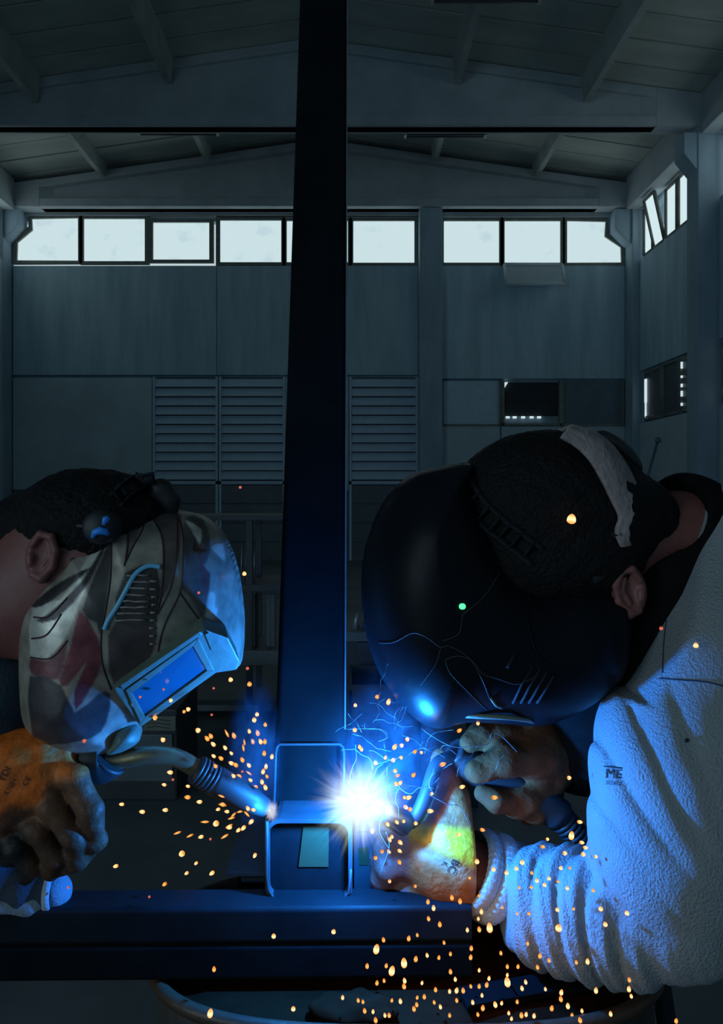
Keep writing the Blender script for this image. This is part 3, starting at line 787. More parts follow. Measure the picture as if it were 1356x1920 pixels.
# ------------------------------------------------------------------ welding arcs (plasma is a glowing volume, the lamp inside gives the light)
def plasma(name, c, rad, core, strength, lab, spike=6.0, squash=(1, 1, 1), cc=(.85, 1, 1), co=(.0, .35, 1.0)):
    bm = bmesh.new(); bmesh.ops.create_icosphere(bm, subdivisions=3, radius=1.0)
    me = bpy.data.meshes.new(name); bm.to_mesh(me); bm.free()
    m = bpy.data.materials.new(name + '_plasma'); m.use_nodes = True
    nt = m.node_tree; nt.nodes.remove(nt.nodes['Principled BSDF'])
    L = nt.links.new
    tc = nt.nodes.new('ShaderNodeTexCoord')
    ln = nt.nodes.new('ShaderNodeVectorMath'); ln.operation = 'LENGTH'; L(tc.outputs['Object'], ln.inputs[0])
    nm = nt.nodes.new('ShaderNodeVectorMath'); nm.operation = 'NORMALIZE'; L(tc.outputs['Object'], nm.inputs[0])
    nz = nt.nodes.new('ShaderNodeTexNoise'); nz.inputs['Scale'].default_value = spike; nz.inputs['Detail'].default_value = 3; L(nm.outputs[0], nz.inputs['Vector'])
    mr = nt.nodes.new('ShaderNodeMapRange'); mr.inputs['From Min'].default_value = .3; mr.inputs['From Max'].default_value = .7; mr.inputs['To Min'].default_value = 1.45; mr.inputs['To Max'].default_value = .72
    L(nz.outputs['Fac'], mr.inputs['Value'])
    r = nt.nodes.new('ShaderNodeMath'); r.operation = 'MULTIPLY'; L(ln.outputs['Value'], r.inputs[0]); L(mr.outputs[0], r.inputs[1])
    st1 = nt.nodes.new('ShaderNodeMapRange'); st1.interpolation_type = 'SMOOTHSTEP'
    st1.inputs['From Min'].default_value = core * .55; st1.inputs['From Max'].default_value = core; st1.inputs['To Min'].default_value = 1; st1.inputs['To Max'].default_value = 0
    L(r.outputs[0], st1.inputs['Value'])
    st2 = nt.nodes.new('ShaderNodeMapRange'); st2.interpolation_type = 'SMOOTHSTEP'
    st2.inputs['From Min'].default_value = core * .5; st2.inputs['From Max'].default_value = 1.0; st2.inputs['To Min'].default_value = 1; st2.inputs['To Max'].default_value = 0
    L(r.outputs[0], st2.inputs['Value'])
    p3 = nt.nodes.new('ShaderNodeMath'); p3.operation = 'POWER'; p3.inputs[1].default_value = 2.5; L(st2.outputs[0], p3.inputs[0])
    e1 = nt.nodes.new('ShaderNodeEmission'); e1.inputs[0].default_value = (*cc, 1)
    e2 = nt.nodes.new('ShaderNodeEmission'); e2.inputs[0].default_value = (*co, 1)
    k1 = nt.nodes.new('ShaderNodeMath'); k1.operation = 'MULTIPLY'; k1.inputs[1].default_value = strength; L(st1.outputs[0], k1.inputs[0]); L(k1.outputs[0], e1.inputs[1])
    k2 = nt.nodes.new('ShaderNodeMath'); k2.operation = 'MULTIPLY'; k2.inputs[1].default_value = strength * .02; L(p3.outputs[0], k2.inputs[0]); L(k2.outputs[0], e2.inputs[1])
    ad = nt.nodes.new('ShaderNodeAddShader'); L(e1.outputs[0], ad.inputs[0]); L(e2.outputs[0], ad.inputs[1])
    L(ad.outputs[0], nt.nodes['Material Output'].inputs['Volume'])
    o = link_mesh(name, me, m)
    o.location = c; o.scale = [rad * s for s in squash]
    prop(o, lab, 'arc')
    return o
ARC1 = U(676, 1506, .945); ARC2 = U(509, 1521, .985)
plasma('welding_arc', ARC1, .100, .58, 17.0, 'large white-blue welding arc at the right side of the post', 7.0, (1, .8, .95))
plasma('welding_arc', ARC2, .028, .42, 42.0, 'small welding arc at the left side of the post', 5.0, (.8, 1, 1.2), (.95, .95, 1.0), (.05, .15, 1.0))
def point(name, c, power, col, r=.004):
    l = bpy.data.lights.new(name, 'POINT'); l.energy = power; l.color = col; l.shadow_soft_size = r
    o = bpy.data.objects.new(name, l); COL.objects.link(o); o.location = c
    return o
point('arc_light', ARC1 + Vector((.012, 0, .006)), ARC_POWER, ARC_COL, .012)
point('arc_light_small', ARC2 + Vector((-.004, -.012, 0)), ARC2_POWER, ARC2_COL)

# warm lamp added to yellow the near glove; glow of the shower of sparks
point('glove_warm_fill', U(742, 1512, .950), 0.13, (1.0, .72, .30), .010)
point('spark_shower_glow', U(900, 1800, .86), .13, (1.0, .42, .12), .05)

# welding smoke: a real, thin scattering volume lit by the arc
def smoke(name, c, r, dens, lab):
    bm = bmesh.new(); bmesh.ops.create_icosphere(bm, subdivisions=3, radius=1.0)
    me = bpy.data.meshes.new(name); bm.to_mesh(me); bm.free()
    m = bpy.data.materials.new(name); m.use_nodes = True
    nt = m.node_tree; nt.nodes.remove(nt.nodes['Principled BSDF']); L = nt.links.new
    tc = nt.nodes.new('ShaderNodeTexCoord')
    ln = nt.nodes.new('ShaderNodeVectorMath'); ln.operation = 'LENGTH'; L(tc.outputs['Object'], ln.inputs[0])
    fo = nt.nodes.new('ShaderNodeMapRange'); fo.interpolation_type = 'SMOOTHSTEP'; fo.inputs['From Min'].default_value = .25; fo.inputs['From Max'].default_value = 1; fo.inputs['To Min'].default_value = 1; fo.inputs['To Max'].default_value = 0
    L(ln.outputs['Value'], fo.inputs['Value'])
    nz = nt.nodes.new('ShaderNodeTexNoise'); nz.inputs['Scale'].default_value = 3.2; nz.inputs['Detail'].default_value = 4; nz.inputs['Distortion'].default_value = 1.6
    L(tc.outputs['Object'], nz.inputs['Vector'])
    mr = nt.nodes.new('ShaderNodeMapRange'); mr.inputs['From Min'].default_value = .40; mr.inputs['From Max'].default_value = .68; mr.inputs['To Max'].default_value = dens
    L(nz.outputs['Fac'], mr.inputs['Value'])
    mu = nt.nodes.new('ShaderNodeMath'); mu.operation = 'MULTIPLY'; L(fo.outputs[0], mu.inputs[0]); L(mr.outputs[0], mu.inputs[1])
    vs = nt.nodes.new('ShaderNodeVolumeScatter'); vs.inputs['Color'].default_value = (.25, .6, 1, 1); L(mu.outputs[0], vs.inputs['Density'])
    L(vs.outputs[0], nt.nodes['Material Output'].inputs['Volume'])
    o = link_mesh(name, me, m); o.location = c; o.scale = r
    return prop(o, lab, 'smoke', kind='stuff')
smoke('welding_smoke', U(735, 1420, 1.0), (.10, .07, .14), 2.8, 'blue-lit smoke drifting up from the large arc')
smoke('welding_smoke', U(480, 1420, 1.03), (.045, .05, .12), 6.0, 'blue-lit smoke rising above the small left arc')

# ------------------------------------------------------------------ left torch
M['brass'] = mat('worn_brass_neck', (.30, .24, .13), .38, .7, col2=(.18, .15, .10), nscale=25, bump=.1, bscale=60)
M['rubber'] = mat('black_rubber', (.018, .020, .024), .55, col2=(.026, .028, .032), nscale=20)
def torch_left():
    t = empty('welding_torch', U(300, 1415, .95), 'left welding torch with a bent brass neck and black nozzle', 'torch')
    neck = [tuple(U(*q)) for q in ((190, 1428, .955), (230, 1424, .955), (280, 1416, .955), (320, 1418, .96), (350, 1430, .965), (375, 1446, .97))]
    MB().tube(catmull(neck, 5), .0115, 14).build('neck', M['brass'], t)
    a, b, c, e = U(366, 1441, .969), U(400, 1462, .975), U(470, 1500, .99), U(505, 1519, 1.0)
    dr = (b - a).normalized()
    MB().tube([a, b], .0165, 16).build('collar', M['rubber'], t)
    for k in range(5):
        p = a + dr * (.004 + k * .0058)
        MB().tube([p - dr * .0019, p + dr * .0019], .0188, 18).build('ring', M['rubber'], t)
    MB().tube([b - dr * .002, b + (c - b) * .08, c, e - (e - c) * .2], [.0175, .0195, .0165, .012], 18).build('nozzle', M['rubber'], t)
    MB().tube([e - (e - c) * .35, e], .0025, 8).build('contact_tip', M['brass'], t)
    h = [tuple(U(*q)) for q in ((204, 1420, .955), (196, 1425, .955), (160, 1430, .955), (110, 1460, .97), (40, 1500, 1.0), (-60, 1560, 1.03))]
    MB().tube(catmull(h, 4), [.024] + [.027] * 3 + [.029] * 4 + [.024] * 4 + [.02] * 9, 16).build('handle', M['rubber'], t)
torch_left()

# ------------------------------------------------------------------ right torch
def torch_right():
    t = empty('welding_torch', U(960, 1480, 1.05), 'black welding torch held by the right welder with a ridged cable', 'torch')
    neck = [tuple(U(*q)) for q in ((752, 1541, .98), (778, 1535, .988), (800, 1490, 1.0), (822, 1432, 1.02), (870, 1420, 1.04), (900, 1438, 1.05))]
    MB().tube(catmull(neck, 5), .010, 12).build('neck', M['rubber'], t)
    MB().tube([U(706, 1518, .960), U(722, 1526, .968), U(760, 1545, .984)], [.0125, .0145, .0155], 18).build('nozzle', M['cut_edge'], t)
    h = [tuple(U(*q)) for q in ((850, 1408, 1.04), (880, 1432, 1.045), (940, 1462, 1.05), (1000, 1490, 1.05), (1050, 1530, 1.05))]
    MB().tube(catmull(h, 4), [.020] * 3 + [.025] * 8 + [.023] * 6, 16).build('handle', M['rubber'], t)
    MB().tube([U(902, 1475, 1.03), U(915, 1490, 1.025), U(930, 1496, 1.03)], [.006, .008, .005], 8).build('trigger', M['rubber'], t)
    a, b = U(1045, 1526, 1.05), U(1135, 1625, 1.04)
    for k in range(14):
        p = a + (b - a) * (k / 13); dr = (b - a).normalized()
        MB().tube([p - dr * .003, p + dr * .003], .020 - .0003 * k, 14).build('strain_ring', M['rubber'], t)
    cb = [tuple(x) for x in (a, b, U(1200, 1720, 1.06), U(1240, 1850, 1.1))] + [(.52, 1.15, .45), (.62, 1.3, .06), (.9, 1.6, .018), (1.3, 2.2, .018)]
    MB().tube(catmull(cb, 6), .0145, 12).build('cable', M['rubber'], t)
torch_right()

# ------------------------------------------------------------------ the two welders
from mathutils.bvhtree import BVHTree
A3 = lambda v: np.asarray(v, float)
def sn(p, fx, fy, fz): return np.sin(p[:, 0] * fx) * np.sin(p[:, 1] * fy + 1.3) * np.sin(p[:, 2] * fz + .7)
M['skin'] = mat('skin', (.19, .062, .056), .55, col2=(.24, .085, .072), nscale=30, bump=.08, bscale=300)
M['hair'] = mat('dark_hair', (.006, .006, .007), .6, col2=(.012, .011, .011), nscale=140, stretch=(1, 1, 1), bump=.5, bscale=220, spec=.15)
M['shirt'] = mat('grey_knit_shirt', (.25, .275, .29), .95, col2=(.31, .335, .35), nscale=7, bump=.55, bscale=330, spec=.1)
M['black_cloth'] = mat('black_cloth', (.005, .0055, .006), .9, col2=(.008, .0085, .009), nscale=40, bump=.2, bscale=200, spec=.06)
M['navy_cloth'] = mat('dark_navy_cloth', (.03, .045, .07), .9, col2=(.045, .06, .085), nscale=30, bump=.3, bscale=250, spec=.15)
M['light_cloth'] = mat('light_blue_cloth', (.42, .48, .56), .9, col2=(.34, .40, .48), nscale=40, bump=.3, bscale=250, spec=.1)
M['mid_cloth'] = mat('mid_blue_cloth', (.16, .21, .28), .9, col2=(.22, .27, .34), nscale=40, bump=.3, bscale=250, spec=.1)
M['white_pad'] = mat('dirty_white_pad', (.40, .33, .33), .9, col2=(.26, .21, .21), nscale=28, bump=.5, bscale=90, spec=.1)
M['strap'] = mat('grey_plastic_strap', (.012, .016, .020), .7, col2=(.018, .022, .027), nscale=20, spec=.15)
M['strap_pale'] = mat('pale_thin_line', (.075, .09, .105), .6)
M['black_shell'] = mat('black_gloss_shell', (.006, .008, .012), .34, col2=(.009, .011, .015), nscale=12, spec=.07, bump=.015, bscale=50)
M['lens_frame'] = mat('pale_lens_frame', (.15, .20, .155), .5, col2=(.10, .14, .11), nscale=18, bump=.12, bscale=60)
M['lens'] = mat('blue_lens_glass', (.01, .12, .22), .12, spec=.7, coat=.5)
M['blue_plastic'] = mat('bright_blue_plastic', (.03, .30, .95), .4)
M['blue_trim'] = mat('light_blue_trim', (.16, .52, .80), .35)
M['print'] = mat('dark_print', (.012, .014, .02), .8)
M['print_brown'] = mat('brown_print', (.05, .022, .014), .8)
M['cuff'] = mat('pale_knit_cuff', (.50, .55, .56), .95, col2=(.42, .47, .49), nscale=20, bump=.4, bscale=300, spec=.1)
M['brown_glove'] = mat('brown_leather_glove', (.19, .058, .016), .8, col2=(.12, .036, .010), nscale=22, bump=.3, bscale=90, spec=.2)
M['steel_led'] = emis('green_led', (.10, 1.0, .35), 1.6)

def to_skin(name, f, lo, hi, h, m, parent, paint=None):
    V, Q = surfnet(f, lo, hi, h)
    me = np_mesh(name, V, Q)
    if paint is not None: paint_attr(me, paint(V))
    o = link_mesh(name, me, m, parent)
    return o, BVHTree.FromPolygons([Vector(v) for v in V.tolist()], Q.tolist())
def bbox(pts, pad):
    a = np.array([list(p) for p in pts]); return a.min(0) - pad, a.max(0) + pad
CAMP = Vector((0, 0, CAMZ))
def onto(bvh, px, py, off=.0008):
    dr = (U(px, py, 1.0) - CAMP).normalized()
    h = bvh.ray_cast(CAMP, dr)
    if h[0] is None: return U(px, py, .95)
    return h[0] + h[1] * off * (1 if h[1].dot(dr) < 0 else -1)
def print_text(txt, name, cx_, cy_, size_px, rot, bvh, m, parent):
    cu = bpy.data.curves.new(name, 'FONT'); cu.body = txt; cu.align_x = 'CENTER'; cu.align_y = 'CENTER'; cu.size = 1.0; cu.resolution_u = 3
    to = bpy.data.objects.new(name, cu); COL.objects.link(to)
    dg = bpy.context.evaluated_depsgraph_get()
    me = bpy.data.meshes.new_from_object(to.evaluated_get(dg))
    bpy.data.objects.remove(to)
    bm = bmesh.new(); bm.from_mesh(me)
    bmesh.ops.triangulate(bm, faces=bm.faces)
    bmesh.ops.subdivide_edges(bm, edges=[e for e in bm.edges if e.calc_length() > .25], cuts=1)
    ca, sa = math.cos(rot), math.sin(rot)
    for v in bm.verts:
        u, w_ = v.co.x * size_px, v.co.y * size_px
        v.co = onto(bvh, cx_ + u * ca - w_ * sa, cy_ - (u * sa + w_ * ca), .0012)
    bm.to_mesh(me); bm.free()
    return link_mesh(name, me, m, parent)
def ear_mesh(c, tilt, s=1.0, flip=1):
    """returns vertices and quads of an ear seen from the camera side"""
    c = A3(c); ca, sa = math.cos(tilt), math.sin(tilt)
    def f(p):
        q = p - c
        u = (q[:, 0] * ca + q[:, 2] * sa) * flip / s; v = (-q[:, 0] * sa + q[:, 2] * ca) / s; y = q[:, 1] / s
        r = np.stack([u, y, v], 1)
        g = ell(r, (0, .004, 0), (.021, .010, .031))
        g = smax(g, -ell(r, (.000, -.008, .003), (.0145, .0095, .022)), .004)
        hel = chain(r, [((.012, -.002, .012), .0035), ((.004, -.005, .026), .0042), ((-.010, -.006, .025), .0045), ((-.018, -.006, .010), .0045), ((-.017, -.005, -.010), .0042), ((-.006, -.003, -.026), .0060), ((.006, -.001, -.024), .005)], .003)
        anti = chain(r, [((-.006, -.003, .016), .0028), ((-.011, -.004, .002), .003), ((-.004, -.003, -.013), .003)], .003)
        tra = cap(r, (.012, -.001, -.004), (.011, -.002, -.010), .0045, .004)
        g = smin(smin(smin(g, hel, .004), anti, .004), tra, .004)
        return g * s
    return surfnet(f, c - .045 * s, c + .045 * s, .0013)
def join_np(parts):
    V, Q, o = [], [], 0
    for v, q in parts: V.append(v); Q.append(q + o); o += len(v)
    return np.concatenate(V), np.concatenate(Q)
class Inflate:
    """solid whose side outline is given in photo pixels at distance d0, rounded to both sides"""
    def __init__(s, outline, d0, Hf, Hb, R, smooth=4, tilt=(0, 0)):
        o = catmull(outline, smooth, True)
        s.d0 = d0; s.Hf, s.Hb, s.R, s.tilt = Hf, Hb, R, tilt
        s.poly = np.array([[(a - CX) / F * d0, CAMZ - (b - CY) / F * d0] for a, b in o])
        s.lo = s.poly.min(0) - .02; s.hi = s.poly.max(0) + .02; s.h = .0025
        nx, nz = np.ceil((s.hi - s.lo) / s.h).astype(int) + 2
        gx_, gz_ = np.meshgrid(s.lo[0] + s.h * np.arange(nx), s.lo[1] + s.h * np.arange(nz), indexing='ij')
        s.g = poly_sdf(np.stack([gx_.ravel(), gz_.ravel()], 1), s.poly).reshape(nx, nz)
        s.c = s.poly.mean(0)
    def sd(s, x, z):
        u = np.clip((x - s.lo[0]) / s.h, 0, s.g.shape[0] - 1.001); v = np.clip((z - s.lo[1]) / s.h, 0, s.g.shape[1] - 1.001)
        i, j = u.astype(int), v.astype(int); a, b = u - i, v - j; g = s.g
        return g[i, j] * (1 - a) * (1 - b) + g[i + 1, j] * a * (1 - b) + g[i, j + 1] * (1 - a) * b + g[i + 1, j + 1] * a * b
    def f(s, p):
        q = s.sd(p[:, 0], p[:, 2])
        y = p[:, 1] - s.d0 - s.tilt[0] * (p[:, 0] - s.c[0]) - s.tilt[1] * (p[:, 2] - s.c[1])
        u = np.clip(-q / s.R, 0, 1)
        t = np.sqrt(np.maximum(1 - (1 - u) ** 2, 0))
        H = np.where(y < 0, s.Hf, s.Hb)
        ins = np.abs(y) - H * t
        return np.where(q < 0, np.maximum(ins, q * 1.2), np.sqrt(q * q + y * y))
    def mesh(s, h, extra=None):
        lo = (s.lo[0], s.d0 - s.Hf - .03, s.lo[1]); hi = (s.hi[0], s.d0 + s.Hb + .03, s.hi[1])
        return surfnet((lambda p: extra(p, s.f(p))) if extra else s.f, lo, hi, h)
def strap_strip(name, path, width, bvh_fn, m, parent, holes=True, step=16):
    """perforated strap: two rails and cross bars following a pixel path on a surface"""
    pts = [np.array(q) for q in catmull(path, 6)]
    L, Rr = [], []
    for i, q in enumerate(pts):
        t = pts[min(i + 1, len(pts) - 1)] - pts[max(i - 1, 0)]; t = t[:2] / np.linalg.norm(t[:2]); n = np.array([-t[1], t[0]])
        L.append(q[:2] + n * width / 2); Rr.append(q[:2] - n * width / 2)
    mb = MB()
    for side in (L, Rr):
        mb.tube([bvh_fn(a, b) for a, b in side], .0055, 6, flat=.3)
    acc = 0
    for i in range(len(pts) - 1):
        acc += np.linalg.norm(pts[i + 1][:2] - pts[i][:2])
        if acc > step:
            acc = 0
            a, b = bvh_fn(*L[i]), bvh_fn(*((np.array(L[i]) + np.array(Rr[i])) / 2)); c = bvh_fn(*Rr[i])
            mb.tube([a, b, c], .0085, 6, flat=.2)
    a = [bvh_fn(*((np.array(x) + np.array(y)) / 2)) for x, y in zip(L, Rr)]
    if not holes: mb.tube(a, width / 2 * .0007, 8, flat=.15)
    return mb.build(name, m, parent)

# ================================================================== right welder
R_ = {}
pR = empty('person', (.82, 1.12, 0), 'person on the right in a grey shirt bending down over the arc', 'person', 'welders')
pelv = (.80, 1.14, .88)
S_near, E_near, W_near = U(1385, 1085, 1.0), U(1262, 1700, .915), U(892, 1636, 1.02)
S_far, E_far, W_far = U(1330, 1180, 1.24), U(1160, 1400, 1.17), U(1050, 1415, 1.10)
def bodyR(p):
    f = chain(p, [(pelv, .14), ((.76, 1.13, 1.12), .13), ((.62, 1.12, 1.36), .135)], .08)
    f = smin(f, chain(p, [(U(1400, 1080, 1.03), .075), (U(1290, 1430, .935), .05), (E_near, .045), (U(1050, 1690, .975), .04), (W_near, .032), (U(820, 1605, 1.01), .028)], .03), .05)
    f = smin(f, chain(p, [((.60, 1.2, 1.36), .08), (S_far, .06), (E_far, .045), (W_far, .033), (U(960, 1402, 1.06), .024)], .03), .04)
    f = smin(f, chain(p, [(U(1400, 1040, 1.08), .075), (U(1285, 1015, 1.055), .066), (U(1140, 1020, 1.02), .064)], .03), .03)
    f = smin(f, ell(p, U(1035, 985, 1.005), (.112, .082, .098)), .04)
    f = smin(f, chain(p, [(U(960, 1090, 1.0), .062), (U(900, 1170, 1.0), .05)], .03), .03)
    f = smin(f, cap(p, U(890, 1080, 1.0), U(865, 1110, 1.0), .018, .012), .02)
    for s in (-.1, .1):
        f = smin(f, chain(p, [((.82, 1.14 + s, .86), .10), ((.80, 1.13 + s * 1.3, .47), .062), ((.86, 1.14 + s * 1.4, .09), .045), ((.74, 1.13 + s * 1.5, .04), .036)], .03), .04)
    return f
Vb, Qb = surfnet(bodyR, (-.02, .8, .0), (1.1, 1.42, 1.72), .006)
er = ear_mesh(U(1182, 1108, .932), math.radians(8), 1.05, 1)
V, Q = join_np([(Vb, Qb), er])
link_mesh('body', np_mesh('body', V, Q), M['skin'], pR)

# hair
hairR = lambda p: smin(ell(p, U(1025, 952, 1.0), (.131, .098, .104)), chain(p, [(U(1110, 990, 1.0), .075), (U(1190, 975, 1.02), .058)], .03), .04) - 0.0; hairR0 = hairR
hairR = lambda p: smin(hairR0(p), ell(p, U(1035, 1050, 1.0), (.108, .096, .062)), .03) + .0012 * sn(p, 160, 160, 160) + .0012 * sn(p, 420, 380, 400)
oh, bvhR = to_skin('hair', hairR, *bbox([U(830, 790, .9), U(1270, 1140, 1.12)], .02), .003, M['hair'], pR)

# shirt: torso, near sleeve with folds
fa, fb = A3(E_near), A3(W_near)
ua, ub = A3(S_near), A3(E_near)
def shirtR(p):
    f = chain(p, [((.80, 1.15, .80), .195), ((.78, 1.14, 1.08), .185), ((.70, 1.13, 1.33), .155)], .1)
    f = smin(f, chain(p, [(U(1440, 1070, 1.14), .125), (U(1378, 1062, 1.05), .118)], .05), .06)
    arm = chain(p, [(U(1400, 1085, 1.02), .120), (U(1345, 1250, .965), .115), (U(1295, 1440, .935), .111), (U(1274, 1600, .92), .096), (U(1262, 1700, .915), .079)], .05)
    fore = chain(p, [(U(1262, 1708, .915), .075), (U(1150, 1717, .945), .071), (U(1040, 1703, .985), .066), (U(940, 1660, 1.015), .055)], .05)
    # folds ring the forearm and bunch towards the elbow
    ab = fb - fa; t = ((p - fa) @ ab) / (ab @ ab); ax_ = p - (fa + np.clip(t, 0, 1)[:, None] * ab)
    th = np.arctan2(ax_[:, 2], ax_[:, 1])
    ph = 2 * np.pi * (6.6 * t + .42 * np.cos(th) + .12 * np.sin(th + .6 + 5 * t) + .07 * np.sin(2 * th + 11 * t))
    amp = .0105 * np.clip(1.1 - .7 * np.abs(t - .35) * 2, .25, 1)
    wv_ = np.abs(np.sin(ph / 2)) ** .6
    fore = fore + amp * (1 - wv_) * 1.15 + .0012 * np.sin(ph * 2.3 + 3 * th)
    f2 = smin(arm, fore, .016)
    # long folds down the front of the upper arm
    q = (p[:, 2] - CAMZ) * .55 + (p[:, 0] - .40) * 1.0
    u = np.clip((p[:, 2] - (CAMZ - .44)) / .08, 0, 1) * np.clip(((CAMZ - .20) - p[:, 2]) / .05, 0, 1) * np.clip((.41 - p[:, 0]) / .06, 0, 1)
    f2 = f2 + u * .0085 * (1 - np.abs(np.sin(q * 80 + 2.8 * np.sin(p[:, 2] * 12))) ** .7)
    q2 = (p[:, 2] - CAMZ) * 1.0 + (p[:, 0] - .40) * .75
    u2 = np.clip(((CAMZ - .40) - p[:, 2]) / .10, 0, 1) * np.clip((p[:, 2] - (CAMZ - .66)) / .05, 0, 1)
    f2 = f2 + u2 * .0035 * (1 - np.abs(np.sin(q2 * 34 + 1.5 * np.sin(p[:, 0] * 21))) ** .6)
    f = smin(f, f2, .03)
    f = f + .0012 * sn(p, 60, 50, 70)
    # neckline: cut away in front of the collar, along the diagonal hem
    n1 = U(1335, 930, 1.0); n2 = U(1155, 1275, 1.0)
    e = A3(n2 - n1); nrm = np.array([e[2], 0, -e[0]]); nrm /= np.linalg.norm(nrm)
    if nrm[0] > 0: nrm = -nrm
    cut = (p - A3(n1)) @ nrm                     # positive on the collar side
    cut = np.where(p[:, 2] > A3(n2)[2] + .0, cut, -1)
    f = smax(f, cut, .006)
    return smax(f, A3(U(937, 0, 1.015))[0] - p[:, 0], .008)
osR, bvhS = to_skin('shirt', shirtR, (.16, .76, .62), (1.02, 1.36, 1.62), .0034, M['shirt'], pR)
# seam lines on the shoulder
for pts in ([(1262, 1090), (1252, 1150), (1246, 1200), (1243, 1262)], [(1238, 1272), (1280, 1275), (1320, 1278), (1356, 1286)]):
    MB().tube([onto(bvhS, a, b, .0002) for a, b in [tuple(q) for q in catmull(pts, 5)]], .0010, 6).build('seam', M['navy_cloth'], osR)
# sleeve print
print_text('ME', 'print', 1152, 1452, 25, math.radians(-2), bvhS, M['print'], osR)
print_text('SOACI', 'print', 1152, 1469, 10, math.radians(-6), bvhS, M['print'], osR)
MB().tube([onto(bvhS, a, b, .0008) for a, b in ((1134, 1437), (1145, 1438), (1156, 1439), (1167, 1440))], .0009, 6).build('print', M['print'], osR)
# small stud on the shirt
MB().tube([onto(bvhS, 1287, 1389, -.001), onto(bvhS, 1287, 1389, .003)], .0022, 8).build('stud', M['print'], osR)

# black hooded layer under the shirt and the far sleeve
def hoodR(p):
    f = chain(p, [(U(1290, 972, 1.055), .060), (U(1284, 1000, 1.03), .066), (U(1246, 1105, 1.01), .056), (U(1185, 1210, 1.03), .066), (U(1140, 1330, 1.06), .085)], .04)
    f = smin(f, chain(p, [((.64, 1.13, 1.3), .14), (U(1290, 1250, 1.14), .11), (U(1180, 1330, 1.12), .10)], .05), .05)
    f = smin(f, chain(p, [(S_far, .085), (U(1190, 1370, 1.17), .075), (U(1105, 1405, 1.13), .058), (U(1062, 1412, 1.105), .050)], .04), .04)
    hole = cap(p, U(1080, 985, 1.0), U(1226, 955, 1.005), .088, .068)
    f = smax(f, -hole, .006)
    return f + .003 * sn(p, 45, 45, 60)
to_skin('collar', hoodR, (.27, .86, 1.08), (.82, 1.40, 1.62), .005, M['black_cloth'], pR)
def trouR(p):
    f = ell(p, (.80, 1.14, .86), (.20, .19, .17))
    for s in (-.1, .1):
        f = smin(f, chain(p, [((.82, 1.14 + s, .84), .135), ((.80, 1.13 + s * 1.3, .47), .095), ((.86, 1.14 + s * 1.4, .09), .078)], .03), .05)
    return smax(f + .004 * sn(p, 40, 40, 30), .05 - p[:, 2], .01)
to_skin('trousers', trouR, (.55, .80, .03), (1.08, 1.46, 1.08), .008, M['black_cloth'], pR)
def shoe(x, y, parent):
    f = lambda p: smax(smin(ell(p, (x - .05, y, .03), (.13, .05, .06)), cap(p, (x + .04, y, .05), (x + .03, y, .11), .05, .048), .03), .004 - p[:, 2], .004)
    to_skin('shoe', f, (x - .2, y - .08, -.01), (x + .12, y + .08, .18), .006, M['rubber'], parent)
shoe(.83, 1.0, pR); shoe(.83, 1.28, pR)

# near glove of the right welder (yellow back, reddish palm side)
gpts = dict(
    palm=[(U(905, 1640, 1.023), 0.0467), (U(860, 1618, 1.025), 0.0508), (U(810, 1598, 1.031), 0.0478), (U(775, 1585, 1.040), 0.0346)],
    thumb=[(U(872, 1588, 1.010), 0.0364), (U(850, 1512, 1.030), 0.0268), (U(832, 1450, 1.050), 0.0203), (U(826, 1424, 1.063), 0.0150)],
    index=[(U(790, 1562, 1.025), 0.0214), (U(752, 1545, 1.035), 0.0161), (U(735, 1548, 1.047), 0.0128)],
    middle=[(U(775, 1585, 1.015), 0.0214), (U(728, 1590, 1.020), 0.0166), (U(712, 1612, 1.030), 0.0150), (U(730, 1630, 1.040), 0.0128)],
    ring=[(U(778, 1615, 1.010), 0.0214), (U(727, 1626, 1.010), 0.0166), (U(714, 1648, 1.020), 0.0150), (U(742, 1656, 1.030), 0.0128)],
    pinky=[(U(800, 1650, 1.015), 0.0203), (U(762, 1676, 1.015), 0.0150), (U(750, 1692, 1.025), 0.0128), (U(775, 1698, 1.030), 0.0118)])
def gloveR(p):
    f = chain(p, gpts['palm'], .03)
    f = smin(f, chain(p, gpts['thumb'], .015), .03)
    for k in ('index', 'middle', 'ring', 'pinky'): f = smin(f, chain(p, gpts[k], .008), .010)
    f = f + .0018 * np.sin(p[:, 0] * 120 + 60 * p[:, 2]) * np.clip((U(880, 0, 1.01).x - p[:, 0]) / .03, 0, 1)
    return smax(f, p[:, 0] - U(884, 0, 1.015).x, .004)
def paint_gR(V):
    px = V[:, 0] / V[:, 1] * F + CX; py = CY + (CAMZ - V[:, 2]) / V[:, 1] * F
    yel = np.array([.80, .40, .012]); red = np.array([.36, .11, .03]); dark = np.array([.16, .07, .06]); pale = np.array([.50, .40, .22])
    c = np.tile(red, (len(V), 1))
    band = np.clip((py - (1536 + .10 * (px - 760))) / 14, 0, 1) * np.clip(((1578 + .45 * (px - 760)) - py) / 18, 0, 1)
    c = c * (1 - band[:, None]) + yel * band[:, None]
    b2 = np.exp(-((py - (1588 + .52 * (px - 770))) / 12) ** 2) * np.clip((px - 770) / 20, 0, 1) * .65
    c = c * (1 - b2[:, None]) + pale * b2[:, None]
    k = np.clip((775 - px) / 16, 0, 1); c = c * (1 - k[:, None]) + dark * k[:, None]
    return c
M['gloveR'] = vcol_mat('yellow_red_work_glove', .55, bump=.3, bscale=110, nscale=60)
og, bvhG = to_skin('glove', gloveR, *bbox([U(690, 1410, 1.0), U(690, 1730, 1.09), U(900, 1400, .94), U(900, 1730, 1.09)], .02), .0026, M['gloveR'], pR, paint_gR)
og['label'] = 'yellow and red-brown glove close to the arc'
print_text('BC', 'print', 850, 1624, 22, math.radians(-115), bvhG, M['print'], og)
